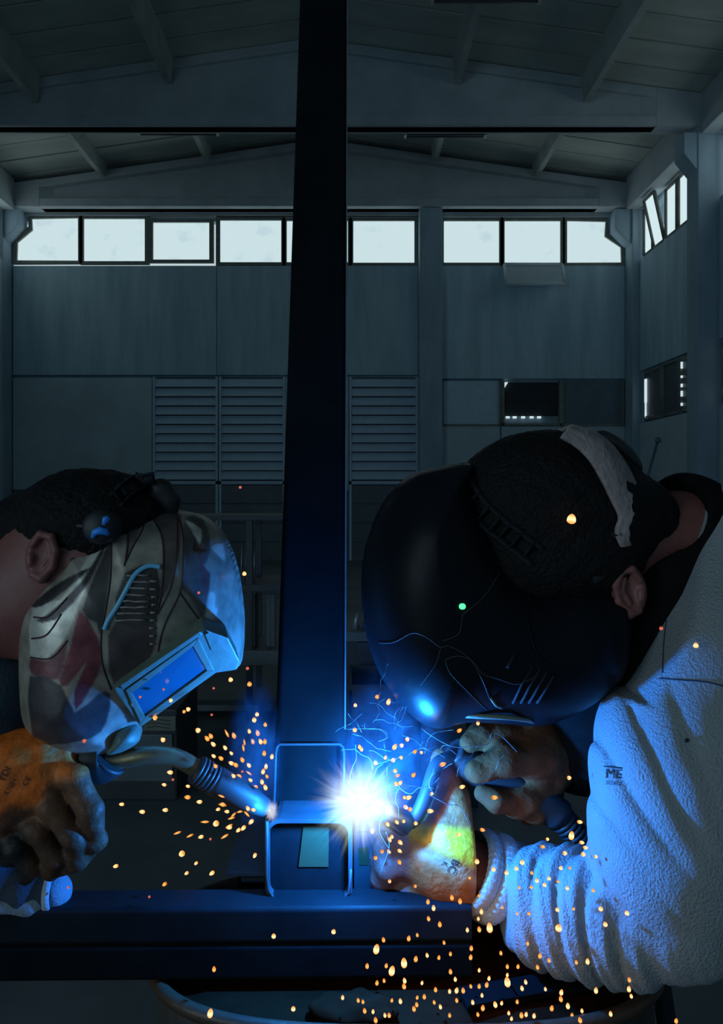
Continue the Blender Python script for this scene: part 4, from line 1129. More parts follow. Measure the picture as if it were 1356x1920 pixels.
print_text('K', 'print', 834, 1619, 14, math.radians(-115), bvhG, M['print'], og)
# two knitted cuff rolls with ribs
axw = (U(800, 1600, 1.005) - W_near).normalized()
def cuff(c, r, half, name):
    c = Vector(c); a = axw.orthogonal().normalized(); b = axw.cross(a)
    vs = []; n, m_ = 120, 9
    for i in range(m_):
        s_ = -1 + 2 * i / (m_ - 1)
        for k in range(n):
            th = 2 * math.pi * k / n
            rr = r + .007 * math.sqrt(max(0, 1 - s_ * s_)) + .0010 * (1 if k % 3 == 0 else -.4)
            vs.append(c + axw * (half * s_) + a * (rr * math.cos(th)) + b * (rr * math.sin(th)))
    fs = [(i * n + k, i * n + (k + 1) % n, (i + 1) * n + (k + 1) % n, (i + 1) * n + k) for i in range(m_ - 1) for k in range(n)]
    MB().add(vs, fs, True).build(name, M['cuff'], og)
cuff(U(893, 1632, 1.018), .0480, .012, 'cuff_roll')
cuff(U(922, 1644, 1.022), .0515, .015, 'cuff_roll')

# far glove of the right welder, brown leather, closed round the torch handle
def gloveF(p):
    f = chain(p, [(U(1060, 1412, 1.10), .046), (U(1000, 1398, 1.075), .044), (U(945, 1392, 1.06), .038)], .03)
    f = smin(f, chain(p, [(U(955, 1385, 1.06), .026), (U(905, 1378, 1.045), .018), (U(880, 1392, 1.035), .014)], .01), .012)
    f = smin(f, chain(p, [(U(1010, 1418, 1.04), .030), (U(950, 1425, 1.012), .021), (U(893, 1446, 1.006), .016)], .01), .012)
    f = smin(f, chain(p, [(U(1020, 1455, 1.06), .026), (U(985, 1500, 1.03), .017), (U(930, 1502, 1.015), .0145), (U(905, 1488, 1.02), .012)], .01), .010)
    f = smin(f, chain(p, [(U(1030, 1460, 1.07), .024), (U(1005, 1522, 1.045), .015), (U(960, 1515, 1.03), .013)], .01), .010)
    f = smin(f, chain(p, [(U(1040, 1440, 1.10), .024), (U(1030, 1500, 1.09), .016), (U(990, 1530, 1.07), .012)], .01), .010)
    return f + .0016 * sn(p, 130, 130, 150)
ogf, _ = to_skin('glove', gloveF, *bbox([U(850, 1330, 1.0), U(1110, 1560, 1.16), U(850, 1560, 1.16), U(1110, 1330, .98)], .02), .003, M['brown_glove'], pR)
ogf['label'] = 'brown leather glove round the torch handle'

# ================================================================== black helmet
hR = empty('welding_helmet', U(930, 1150, 1.0), 'glossy black welding helmet worn by the right welder', 'helmet', 'welding helmets')
outR = [(885, 868), (820, 876), (765, 893), (720, 938), (692, 1000), (678, 1065), (679, 1135), (690, 1205), (713, 1265), (748, 1315), (785, 1348), (822, 1358),
        (868, 1347), (935, 1349), (1002, 1353), (1062, 1334), (1112, 1304), (1150, 1268), (1168, 1228), (1174, 1165), (1168, 1106), (1120, 1084), (1060, 1079), (1000, 1086), (955, 1060), (915, 985), (885, 910)]
IR = Inflate(outR, .995, .118, .118, .115, 3)
shellV, shellQ = IR.mesh(.0032)
oS = link_mesh('shell', np_mesh('shell', shellV, shellQ), M['black_shell'], hR)
bvhH = BVHTree.FromPolygons([Vector(v) for v in shellV.tolist()], shellQ.tolist())
onH = lambda off=.0006: (lambda a, b: onto(bvhH, a, b, off))
# ear cover rim, side pivot
MB().tube([onH(.001)(a, b) for a, b in [tuple(q) for q in catmull([(1002, 1090), (1040, 1083), (1080, 1081), (1125, 1086), (1160, 1104)], 5)]], .0016, 6).build('rim', M['strap'], hR)
MB().tube([onH(.001)(a, b) for a, b in [tuple(q) for q in catmull([(1000, 1092), (990, 1130), (992, 1180), (1010, 1230), (1050, 1262)], 5)]], .0012, 6).build('edge_line', M['black_shell'], hR)
MB().tube([onH(-.004)(1100, 1108), onH(.008)(1100, 1108)], .012, 18).build('pivot_knob', M['strap'], hR)
# slanted vents
for k in range(4):
    x = 962 + k * 15
    MB().tube([onH()(x + 38 - 2 * k, 1248 + 6 * k), onH()(x + 16, 1285 + 3 * k), onH()(x, 1318)], .0017, 6).build('vent_rib', M['strap'], hR)
MB().tube([onH()(950, 1252), onH()(958, 1240), onH()(966, 1226)], .0024, 6).build('vent_rib', M['strap'], hR)
# lens frame lower edge
le = [U(862, 1341, .93), U(900, 1343, .915), U(950, 1345, .91), U(985, 1349, .92), U(1003, 1353, .94)]
MB().tube([tuple(q) for q in catmull([tuple(q) for q in le], 4)], .0032, 10).build('lens_frame', M['lens_frame'], hR)
MB().prism([U(800, 1310, .955), U(865, 1332, .925), U(860, 1346, .94), U(815, 1350, .965)], (0, .02, 0)).build('lens_corner', M['lens_frame'], hR)
MB().tube([onH()(920, 1308), onH()(930, 1322), onH()(941, 1327)], .0016, 6).build('pale_line', M['lens_frame'], hR)
# pale branching lines on the shell
for pts in ([(712, 1207), (740, 1203), (775, 1187), (800, 1196), (825, 1215), (845, 1213), (880, 1235), (905, 1275), (918, 1310)],
            [(825, 1215), (818, 1245), (795, 1275), (788, 1285)], [(828, 1203), (860, 1188), (868, 1160), (872, 1150), (905, 1120), (935, 1075)],
            [(834, 1236), (860, 1230), (885, 1238), (905, 1262), (935, 1272), (970, 1281), (1000, 1270)], [(836, 1238), (846, 1262), (880, 1300), (915, 1330)]):
    q = [tuple(a) for a in catmull([(a + random.uniform(-2, 2), b + random.uniform(-2, 2)) for a, b in pts], 5)]
    MB().tube([onH(.0004)(a, b) for a, b in q], .00032, 5).build('pale_line', M['strap_pale'], hR)
MB().tube([onH(-.001)(866, 1137), onH(.004)(866, 1137)], .0036, 10).build('indicator_light', M['steel_led'], hR)
# headgear: perforated strap, pad at the back of the head, ratchet knob
onHair = lambda a, b: onto(bvhR, a, b, .004)
strap_strip('crown_strap', [(868, 905), (905, 955), (950, 995), (1010, 1042)], 34, onHair, M['strap'], hR, step=22)
outer = [(1045, 808), (1090, 812), (1130, 832), (1165, 872), (1188, 920), (1202, 965), (1200, 1000), (1188, 1020), (1172, 1030)]
inner = [(1052, 818), (1082, 836), (1108, 862), (1130, 900), (1150, 940), (1163, 970), (1157, 992), (1160, 1010), (1168, 1026)]
so_, si_ = catmull(outer, 4), catmull(inner, 4)
vs = []; nn = len(so_)
for a, b in zip(so_, si_):
    nr = U(b[0], b[1], .895 + .03 * min(1, abs(b[0] - 1050) / 400)); ou = U(a[0], a[1], 1.0)
    fr_ = Vector((nr.x, 2.0 - nr.y, nr.z))
    mid1 = (nr + ou) / 2 + (ou - nr).cross(Vector((0, 1, 0))).normalized() * .0; mid1 = mid1 + Vector((.012, -.012, .008))
    mid2 = Vector((mid1.x, 2.0 - mid1.y, mid1.z))
    vs += [nr, mid1, ou, mid2, fr_]
fs = [(i * 5 + k, i * 5 + k + 1, (i + 1) * 5 + k + 1, (i + 1) * 5 + k) for i in range(nn - 1) for k in range(4)]
band = MB().add(vs, fs, True).build('sweat_pad', M['white_pad'], hR)
sm_ = band.modifiers.new('thick', 'SOLIDIFY'); sm_.thickness = .006; sm_.offset = 0
band['label'] = 'dirty white pad behind the head'
MB().prism([U(1112, 1034, .914), U(1124, 1028, .914), U(1144, 1058, .914), U(1134, 1082, .914), U(1112, 1058, .914)], (0, .012, 0)).build('side_pad', M['white_pad'], hR, bevel=.001)
V, Q = surfnet(lambda p: ell(p, U(1160, 848, 1.0), (.040, .03, .014), np.array(Matrix.Rotation(math.radians(44), 3, 'Y'))), *bbox([U(1160, 848, 1.0)], .06), .0022)
link_mesh('ratchet_knob', np_mesh('ratchet_knob', V, Q), M['rubber'], hR)
MB().tube([onHair(1150, 1000), U(1170, 1030, .93), U(1150, 1060, .92), U(1110, 1085, .91)], .008, 8, flat=.4).build('side_strap', M['strap'], hR)

# ================================================================== left welder
pL = empty('person', (-.85, 1.12, 0), 'person on the left with a reddish ear bending towards the post', 'person', 'welders')
def bodyL(p):
    f = chain(p, [((-.92, 1.14, .88), .14), ((-.88, 1.13, 1.12), .13), ((-.72, 1.12, 1.33), .135)], .08)
    f = smin(f, chain(p, [(U(-110, 1195, 1.05), .095), (U(-20, 1150, 1.02), .088), (U(70, 1110, 1.0), .078)], .03), .03)
    f = smin(f, ell(p, U(165, 1035, 1.0), (.105, .083, .10)), .04)
    f = smin(f, chain(p, [(U(120, 1140, 1.0), .068), (U(150, 1230, 1.0), .055)], .03), .03)
    f = smin(f, cap(p, U(260, 1120, 1.0), U(285, 1150, 1.0), .018, .012), .02)
    f = smin(f, chain(p, [((-.70, 1.02, 1.28), .07), ((-.72, .93, 1.02), .05), (U(-60, 1480, .95), .035), (U(40, 1455, .94), .028)], .03), .05)
    f = smin(f, chain(p, [((-.70, 1.2, 1.28), .07), ((-.74, 1.16, 1.02), .05), (U(-70, 1668, 1.0), .032), (U(50, 1668, .99), .018)], .03), .05)
    for s in (-.1, .1):
        f = smin(f, chain(p, [((-.94, 1.14 + s, .86), .10), ((-.92, 1.13 + s * 1.3, .47), .062), ((-.98, 1.14 + s * 1.4, .09), .045), ((-.86, 1.13 + s * 1.5, .04), .036)], .03), .04)
    return f
Vb, Qb = surfnet(bodyL, (-1.16, .78, .0), (-.18, 1.42, 1.64), .006)
er = ear_mesh(U(78, 1042, .916), math.radians(-10), 1.02, -1)
V, Q = join_np([(Vb, Qb), er])
link_mesh('body', np_mesh('body', V, Q), M['skin'], pL)
hairL = lambda p: smin(ell(p, U(192, 985, 1.0), (.099, .088, .074)), chain(p, [(U(130, 990, 1.0), .07), (U(50, 1010, 1.02), .055), (U(0, 1010, 1.03), .04)], .03), .03) + .0014 * sn(p, 180, 160, 170) + .0014 * sn(p, 430, 400, 380)
ohl, bvhL = to_skin('hair', hairL, *bbox([U(-50, 870, .9), U(340, 1100, 1.1)], .02), .003, M['hair'], pL)
def shirtL(p):
    f = chain(p, [((-.92, 1.14, .80), .19), ((-.88, 1.13, 1.10), .18), ((-.76, 1.12, 1.29), .16)], .1)
    f = smin(f, chain(p, [(U(-120, 1270, 1.05), .12), (U(-40, 1290, 1.0), .082), (U(0, 1320, .975), .062)], .04), .05)
    f = smin(f, chain(p, [((-.70, 1.02, 1.26), .11), ((-.72, .93, 1.02), .085), (U(-130, 1490, .95), .06)], .04), .04)
    return f + .004 * sn(p, 55, 60, 70)
to_skin('shirt', shirtL, (-1.18, .78, .60), (-.38, 1.40, 1.50), .007, M['navy_cloth'], pL)
# arc light on the navy shirt front, painted as a paler piece
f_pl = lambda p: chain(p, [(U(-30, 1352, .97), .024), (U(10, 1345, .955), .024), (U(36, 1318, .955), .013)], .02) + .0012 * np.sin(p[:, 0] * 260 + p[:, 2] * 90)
to_skin('lit_shirt_front', f_pl, *bbox([U(-60, 1280, .9), U(70, 1400, 1.02)], .02), .003, M['light_cloth'], pL)
# far sleeve with pale cuff resting on the beam
def slL(p):
    f = chain(p, [((-.72, 1.16, 1.02), .07), (U(-70, 1668, 1.0), .046), (U(96, 1668, .985), .027)], .03)
    return smax(f + .0022 * np.sin(p[:, 0] * 150) , p[:, 0] - U(102, 0, .985).x, .004)
to_skin('sleeve', slL, *bbox([(-.8, 1.2, 1.1), U(110, 1720, .94)], .04), .004, M['navy_cloth'], pL)
ca_, cb_ = U(98, 1668, .985), U(107, 1668, .985)
MB().lathe([(.026, -.004), (.0285, -.003), (.0285, .005), (.026, .006)], ca_, (1, 0, 0), 28).build('cuff', M['light_cloth'], pL)
to_skin('glove', lambda p: smin(chain(p, [(U(100, 1672, .985), .024), (U(60, 1692, .975), .014), (U(-20, 1694, .97), .012)], .02), cap(p, U(60, 1694, .972), U(0, 1697, .965), .010, .009), .01), *bbox([U(-60, 1640, .95), U(130, 1720, 1.02)], .02), .003, M['mid_cloth'], pL)
to_skin('trousers', lambda p: smax(smin(ell(p, (-.92, 1.14, .86), (.20, .19, .17)), np.minimum(chain(p, [((-.94, 1.04, .84), .13), ((-.92, 1.0, .47), .095), ((-.98, 1.0, .09), .078)], .03), chain(p, [((-.94, 1.24, .84), .13), ((-.92, 1.26, .47), .095), ((-.98, 1.28, .09), .078)], .03)), .05), .05 - p[:, 2], .01), (-1.2, .8, .03), (-.66, 1.46, 1.08), .009, M['black_cloth'], pL)
def shoeL(x, y):
    f = lambda p: smax(smin(ell(p, (x + .05, y, .03), (.13, .05, .06)), cap(p, (x - .04, y, .05), (x - .03, y, .11), .05, .048), .03), .004 - p[:, 2], .004)
    to_skin('shoe', f, (x - .12, y - .08, -.01), (x + .2, y + .08, .18), .006, M['rubber'], pL)
shoeL(-.95, 1.0); shoeL(-.95, 1.28)
# orange glove closed on the torch
fing = [
    [(U(105, 1440, .93), 0.0192), (U(140, 1462, .912), 0.0168), (U(170, 1520, .905), 0.0152), (U(178, 1575, .92), 0.0135), (U(150, 1608, .94), 0.0115)],
    [(U(70, 1480, .925), 0.0192), (U(98, 1512, .905), 0.0160), (U(138, 1570, .905), 0.0143), (U(146, 1612, .92), 0.0127), (U(120, 1625, .935), 0.0107)],
    [(U(40, 1520, .925), 0.0192), (U(70, 1555, .905), 0.0160), (U(102, 1605, .912), 0.0139), (U(95, 1632, .93), 0.0123)],
    [(U(5, 1545, .93), 0.0192), (U(30, 1585, .912), 0.0156), (U(60, 1622, .92), 0.0131), (U(50, 1640, .935), 0.0115)]]
def gloveL(p):
    f = chain(p, [(U(-90, 1460, .955), .052), (U(-10, 1450, .945), .055), (U(55, 1455, .94), .050), (U(85, 1460, .935), .036)], .03)
    f = smin(f, chain(p, [(U(15, 1495, .945), .046), (U(30, 1565, .955), .038)], .03), .03)
    for g in fing: f = smin(f, chain(p, g, .006), .005)
    f = smin(f, chain(p, [(U(35, 1412, .94), .026), (U(85, 1398, .935), .019), (U(118, 1402, .94), .014), (U(140, 1408, .948), .010)], .01), .014)
    return f + .0013 * sn(p, 150, 150, 170)
def paint_gL(V):
    px = V[:, 0] / V[:, 1] * F + CX; py = CY + (CAMZ - V[:, 2]) / V[:, 1] * F
    org = np.array([.78, .15, .010]); pale = np.array([.46, .19, .06]); dirt = np.array([.065, .030, .015]); dk = np.array([.014, .011, .010]); brn = np.array([.15, .060, .026])
    c = np.tile(org, (len(V), 1))
    def mixc(c, col, k): return c * (1 - k[:, None]) + col * k[:, None]
    wob = 9 * np.sin(px / 13.) + 6 * np.sin(py / 9. + 1)
    c = mixc(c, pale, np.clip((px - 70) / 12, 0, 1) * np.clip((1480 - py) / 20, 0, 1) * .35)
    e = py - (1515 - .55 * px) + wob                      # below this slanting line the glove is filthy
    c = mixc(c, brn, np.clip(e / 30, 0, 1))
    c = mixc(c, dk, np.clip((e - 35) / 40, 0, 1) * np.clip((70 - px) / 25, 0, 1))
    c = mixc(c, dirt, np.clip((e - 60) / 60, 0, 1) * np.clip((px - 40) / 30, 0, 1) * .75)
    return c
M['gloveL'] = vcol_mat('orange_work_glove', .6, bump=.25, bscale=120, nscale=55, vary=.35)
ogl, bvhGL = to_skin('glove', gloveL, *bbox([U(-60, 1350, .86), U(215, 1670, .86), U(-60, 1670, 1.0), U(-60, 1350, 1.0)], .015), .0026, M['gloveL'], pL, paint_gL)
ogl['label'] = 'orange glove with dirt-blackened fingers'
print_text('YDI', 'print', 9, 1452, 19, math.radians(62), bvhGL, M['print_brown'], ogl)
print_text('KN2+', 'print', 20, 1474, 14, math.radians(58), bvhGL, M['print_brown'], ogl)
print_text('CE', 'print', 50, 1465, 15, math.radians(62), bvhGL, M['print_brown'], ogl)

# ================================================================== painted helmet
hL = empty('welding_helmet', U(260, 1180, 1.0), 'brown and silver flame-painted welding helmet with a blue lens', 'helmet', 'welding helmets')
outL = [(208, 955), (270, 953), (330, 956), (380, 968), (415, 1000), (438, 1050), (450, 1110), (455, 1170), (453, 1225), (444, 1256), (405, 1262), (330, 1310), (264, 1362), (262, 1385), (235, 1402), (190, 1409), (135, 1402), (85, 1372), (62, 1330), (56, 1280), (56, 1200), (60, 1130), (88, 1080), (128, 1030), (135, 996), (170, 990), (200, 985)]
IL = Inflate(outL, .995, .100, .10, .105, 3, tilt=(.10, 0))
V, Q = IL.mesh(.0021)
CR = lambda pts: [(a / 2.6077, 860 + b / 2.6077) for a, b in pts]
patches = [  # flame print; shadow wedges, highlights and chin shade are painted into it
    ((.16, .125, .115), [(630, 240), (715, 245), (700, 310), (660, 400), (610, 520), (620, 400)]),
    ((.135, .10, .095), [(715, 245), (850, 245), (890, 300), (880, 450), (840, 600), (800, 680), (770, 760), (785, 600), (800, 450), (770, 330)]),
    ((.13, .105, .10), [(900, 290), (1000, 300), (1030, 450), (1000, 520), (1020, 600), (1000, 760), (960, 800), (890, 640), (905, 500)]),
    ((.17, .07, .07), [(960, 340), (985, 340), (990, 520), (1030, 560), (1010, 690), (985, 600), (970, 480)]),
    ((.70, .66, .60), [(905, 300), (985, 345), (975, 420), (935, 345)]),
    ((.66, .62, .56), [(1035, 430), (1090, 415), (1100, 500), (1060, 465)]),
    ((.55, .52, .46), [(1025, 655), (1055, 670), (1050, 720), (1066, 740), (1045, 790), (1008, 785)]),
    ((.58, .55, .48), [(160, 720), (300, 690), (430, 480), (510, 420), (380, 730), (330, 860), (230, 980), (150, 960)]),
    ((.03, .025, .027), [(260, 520), (410, 455), (300, 530)]),
    ((.028, .024, .026), [(165, 700), (300, 600), (450, 530), (260, 690), (170, 730)]),
    ((.035, .030, .032), [(220, 770), (400, 600), (530, 380), (440, 600), (270, 790), (165, 790)]),
    ((.05, .045, .045), [(400, 740), (505, 470), (545, 400), (535, 600), (495, 860), (470, 800)]),
    ((.19, .045, .055), [(390, 740), (480, 880), (500, 1000), (440, 1130), (370, 1230), (365, 1130), (420, 1000), (330, 1110), (290, 1080), (350, 900)]),
    ((.17, .055, .06), [(150, 975), (235, 985), (330, 880), (290, 1080), (200, 1060), (150, 1050)]),
    ((.065, .055, .06), [(145, 1060), (300, 1110), (365, 1240), (480, 1150), (540, 1150), (520, 1290), (440, 1370), (200, 1400), (150, 1300)]),
    ((.085, .065, .065), [(560, 800), (765, 800), (745, 950), (690, 1110), (560, 1115), (530, 950)]),
    ((.05, .045, .04), [(610, 560), (770, 535), (765, 800), (565, 800)]),
    ((.27, .25, .215), [(845, 600), (990, 800), (790, 970), (775, 900), (800, 770)]),
]
def paint_hL(V):
    px = V[:, 0] / V[:, 1] * F + CX; py = CY + (CAMZ - V[:, 2]) / V[:, 1] * F
    c = np.tile(np.array([.33, .285, .235]), (len(V), 1))
    P2 = np.stack([px, py], 1)
    for col, poly in patches:
        s_ = poly_sdf(P2, np.array(catmull(CR(poly), 2, True)))
        k = np.clip(.5 - s_ / 3.0, 0, 1) * (V[:, 1] < 1.0)
        c = c * (1 - k[:, None]) + np.array(col) * k[:, None]
    return c
me = np_mesh('shell', V, Q); paint_attr(me, paint_hL(V))
M['paintL'] = vcol_mat('flame_painted_shell', .38, .25, bump=.06, bscale=60, vary=.35, nscale=45)
osh = link_mesh('shell', me, M['paintL'], hL)
bvhHL = BVHTree.FromPolygons([Vector(v) for v in V.tolist()], Q.tolist())
onL = lambda a, b, o=.0005: onto(bvhHL, a, b, o)
M['line'] = mat('dark_red_pinstripe', (.045, .014, .016), .5)
for ln in ([(630, 250), (625, 420), (608, 525)], [(715, 250), (700, 340), (650, 430), (612, 510)], [(715, 250), (785, 360), (800, 480), (790, 640), (770, 745)],
           [(850, 255), (890, 340), (895, 500), (880, 650), (810, 800), (780, 900), (770, 985)], [(868, 280), (862, 500), (830, 640), (770, 760)], [(548, 260), (542, 560), (520, 720), (495, 860), (500, 1000), (545, 1130)],
           [(880, 655), (935, 735), (985, 800)], [(330, 890), (250, 975), (150, 972)], [(165, 775), (240, 770), (330, 680)], [(155, 880), (230, 860), (300, 760)]):
    q = [tuple(a) for a in catmull(CR(ln), 6)]
    MB().tube([onL(a, b, .0001) for a, b in q], .0011, 5).build('pinstripe', M['line'], osh)
# ribbed vents and light-blue ridge
for k in range(8):
    y = 572 + k * 31; x0 = 625 - k * 8 + random.uniform(-6, 6); x1 = 735 + random.uniform(-12, 8) - k * 2
    MB().tube([onL(*CR([(x, y + random.uniform(-3, 3))])[0], .001) for x in np.linspace(x0, x1, 5)], .0019, 6, flat=.6).build('vent_rib', M['white_pad'], hL)
for k in range(9):
    y = 600 + k * 38; MB().tube([onL(*CR([(x, y)])[0], .001) for x in np.linspace(735 + random.uniform(-6, 6), 770 - k * 2, 3)], .0014, 5).build('vent_rib', M['white_pad'], hL)
MB().tube([onL(a, b, .002) for a, b in [tuple(q) for q in catmull(CR([(512, 835), (530, 790), (575, 720), (620, 640), (660, 570), (705, 535), (745, 525), (785, 532)]), 5)]], .0030, 8, flat=.7).build('blue_ridge', M['blue_trim'], hL)
# lens housing facing the small arc
def ld(px, py, lift=0.0):
    return U(px, py, .886 + .00072 * ((px - 213) * .45 + (py - 1292) * .75) - lift)
def lhex(poly, depth, lift=0.0, y0=None):
    top = [ld(a, b, lift) for a, b in poly]
    nrm = Vector((-.25, .95, .16)).normalized()
    return MB().prism(top, nrm * depth)
outer_l = [(213, 1292), (383, 1180), (428, 1196), (450, 1240), (444, 1256), (405, 1262), (263, 1364)]
lhex(outer_l, .05).build('lens_housing', M['lens_frame'], hL, bevel=.002)
# raised frame round the lens
inn = [(247, 1300), (362, 1212), (388, 1258), (272, 1344)]
outr = [(236, 1294), (372, 1196), (402, 1258), (264, 1358)]
for i in range(4):
    j = (i + 1) % 4
    lhex([outr[i], outr[j], inn[j], inn[i]], .006, .004).build('lens_bezel', M['lens_frame'], hL, bevel=.0008)
gl = lhex(inn, .003, .001).build('lens', M['lens'], hL); gl['label'] = 'blue lens glass'
lhex([(385, 1190), (398, 1222), (404, 1220), (391, 1187)], .004, .004).build('lens_clip', M['lens_frame'], hL)
for (x, y) in ((246, 1320), (252, 1330), (259, 1338)):
    lhex([(x, y), (x + 6, y - 3), (x + 9, y + 3), (x + 3, y + 6)], .004, .004).build('lens_tab', M['light_cloth'], hL)
lhex([(225, 1286), (375, 1184), (379, 1190), (230, 1294)], .004, .004).build('brow_strip', M['lens_frame'], hL, bevel=.001)
# chin guard
IC = Inflate([(200, 1412), (212, 1380), (225, 1358), (256, 1360), (263, 1384), (252, 1398), (228, 1410)], .955, .03, .03, .03, 3)
Vc, Qc = IC.mesh(.0022); link_mesh('chin_guard', np_mesh('chin_guard', Vc, Qc), M['lens_frame'], hL)
# side dial with blue crescents
dc = U(190, 988, .905)
MB().lathe([(0, -.018), (.014, -.018), (.019, -.012), (.021, 0), (.021, .03)], dc, (0, 1, 0), 28).build('side_dial', M['rubber'], hL)
sd = hL.children[-1]
MB().tube([U(173, 1008, .886), U(177, 999, .884), U(187, 995, .883), U(198, 997, .884), U(203, 1003, .886)], [.002, .0042, .005, .0042, .002], 8).build('crescent', M['blue_plastic'], sd)
MB().tube([U(194, 984, .884), U(198, 974, .884), U(204, 970, .885)], [.0022, .0045, .003], 8).build('crescent', M['blue_plastic'], sd)
onHL = lambda a, b: onto(bvhL, a, b, .004)
strap_strip('crown_strap', [(215, 940), (240, 918), (265, 905), (290, 900)], 26, onHL, M['strap'], hL, step=14)
V, Q = surfnet(lambda p: chain(p, [(U(282, 935, .98), .014), (U(302, 920, .98), .014), (U(318, 940, .98), .012), (U(322, 958, .98), .008)], .01), *bbox([U(270, 900, .95), U(335, 970, 1.02)], .02), .002)
link_mesh('forehead_pad', np_mesh('forehead_pad', V, Q), M['rubber'], hL)
V, Q = surfnet(lambda p: smin(ell(p, U(38, 965, 1.0), (.020, .02, .022)), ell(p, U(12, 985, 1.0), (.02, .02, .014)), .01) + .001 * sn(p, 300, 300, 300), *bbox([U(-10, 930, .96), U(70, 1010, 1.04)], .02), .002)
link_mesh('ratchet_knob', np_mesh('ratchet_knob', V, Q), M['rubber'], hL)
MB().tube([U(60, 968, .99), U(100, 985, .94), U(150, 985, .92), U(190, 988, .91)], .009, 8, flat=.4).build('side_strap', M['rubber'], hL)

# ------------------------------------------------------------------ smoke wisps: hair-thin bright curls
wis = MB()
rw = random.Random(11)
for k in range(34):
    x, y = rw.uniform(665, 815), rw.uniform(1320, 1480)
    if k > 27: x, y = rw.uniform(690, 960), rw.uniform(1290, 1420)
    dd = rw.uniform(.93, 1.0); a = rw.uniform(0, 6.28); pts = []
    for i in range(rw.randint(5, 10)):
        pts.append(tuple(U(x, y, dd))); a += rw.uniform(-.7, .7); st_ = rw.uniform(6, 16)
        x += math.cos(a) * st_; y += math.sin(a) * st_; dd += rw.uniform(-.006, .006)
    wis.tube([tuple(q) for q in catmull(pts, 4)], .00022, 4)
for pts in ([(650, 1367), (700, 1366), (722, 1370), (727, 1382), (710, 1390)], [(790, 1365), (815, 1383), (850, 1400), (890, 1399), (917, 1394), (922, 1375), (940, 1380), (970, 1410)], [(700, 1355), (712, 1335), (708, 1320), (722, 1310)],
            [(735, 1600), (712, 1560), (718, 1530)], [(724, 1560), (730, 1590), (712, 1640)], [(805, 1490), (840, 1508), (862, 1512), (880, 1545)], [(815, 1440), (805, 1470), (815, 1490)]):
    wis.tube([tuple(U(a, b, .945)) for a, b in [tuple(q) for q in catmull(pts, 6)]], .00042, 4)
M['wisp'] = mat('pale_smoke_wisp', (.15, .18, .20), .9)
prop(wis.build('smoke_wisps', M['wisp']), 'thin bright curling wisps of smoke over the large arc', 'smoke', kind='stuff')
prop(bpy.data.objects['smoke_wisps'], kind='stuff')

# ------------------------------------------------------------------ flying sparks
def spark_mesh(ln, name):
    bm = bmesh.new(); bmesh.ops.create_icosphere(bm, subdivisions=2, radius=1.0)
    for v in bm.verts:
        t = v.co.z; v.co.x *= 1 - .25 * t; v.co.y *= 1 - .25 * t; v.co.z *= ln
    me = bpy.data.meshes.new(name); bm.to_mesh(me); bm.free()
    me.polygons.foreach_set('use_smooth', [True] * len(me.polygons))
    return me
def spark_mat(name, hot, cool, s):
    m = emis(name, hot, s); nt = m.node_tree
    tc = nt.nodes.new('ShaderNodeTexCoord'); sp = nt.nodes.new('ShaderNodeSeparateXYZ'); nt.links.new(tc.outputs['Generated'], sp.inputs[0])
    r = nt.nodes.new('ShaderNodeValToRGB'); cr = r.color_ramp
    cr.elements[0].position = .05; cr.elements[0].color = (*cool, 1); cr.elements[1].position = .5; cr.elements[1].color = (*hot, 1)
    e_ = cr.elements.new(.97); e_.color = (*cool, 1)
    nt.links.new(sp.outputs['Z'], r.inputs[0])
    nt.links.new(r.outputs[0], [n for n in nt.nodes if n.type == 'EMISSION'][0].inputs[0])
    return m
MS = [spark_mat('spark_hot', (1.0, .74, .38), (.95, .25, .02), 1.5), spark_mat('spark_orange', (1.0, .52, .13), (.7, .12, .01), 1.25), spark_mat('spark_red', (.85, .22, .14), (.4, .05, .03), .9)]
spark_me = {}
for i, m in enumerate(MS):
    for ln in (1.15, 1.7, 4.2):
        me = spark_mesh(ln, 'spark'); me.materials.append(m); spark_me[(i, ln)] = me
c6 = lambda x, y: (x / 2.4214, 1340 + y / 2.4214)
c5 = lambda x, y: (x / 2.6077, 860 + y / 2.6077)
c8 = lambda x, y: (640 + x / 1.8939, 1300 + y / 1.8939)
SP = []   # px, py, radius px, mesh kind, colour, group
L6 = [(705, 12), (740, 112), (772, 262), (745, 318), (853, 325), (851, 375), (905, 396), (552, 407), (645, 441), (750, 433), (900, 70), (940, 108), (957, 97), (968, 134), (1022, 150), (1050, 175), (970, 188), (1003, 198), (978, 233), (1062, 95), (1132, 75), (1155, 25), (1205, 45), (1170, 83), (1148, 122), (1183, 122), (1203, 122), (1100, 205), (1130, 230), (1050, 220), (1070, 228), (1060, 278), (1085, 280), (1137, 297), (1162, 327), (1195, 258), (1200, 175), (1235, 190), (1208, 235), (1212, 280), (1190, 305), (1205, 330), (1010, 408), (990, 430), (1030, 440), (1125, 425), (1150, 432), (1040, 512), (1082, 525), (1105, 515), (1140, 487), (912, 555), (890, 675), (847, 720), (962, 720), (747, 770), (525, 688), (1157, 640)]
for x, y in L6: SP.append((*c6(x, y), random.uniform(2.6, 3.6), 1.7, 0 if random.random() < .6 else 1, 'L'))
for x, y in [(1030, 85), (1110, 125), (1105, 150), (1130, 265), (1005, 370), (1010, 410), (1060, 455), (1090, 440), (930, 487), (1020, 553), (1040, 505), (805, 537), (862, 550), (1050, 470), (1120, 450)]: SP.append((*c6(x, y), random.uniform(1.5, 2.1), 4.2, 1, 'L'))
for x, y in [(980, 495), (825, 632)]: SP.append((*c6(x, y), 5.2, 1.15, 0, 'L'))
for x, y in [(955, 565), (678, 827), (310, 785), (1100, 258), (785, 295)]: SP.append((*c6(x, y), 2.3, 1.15, 2, 'L'))
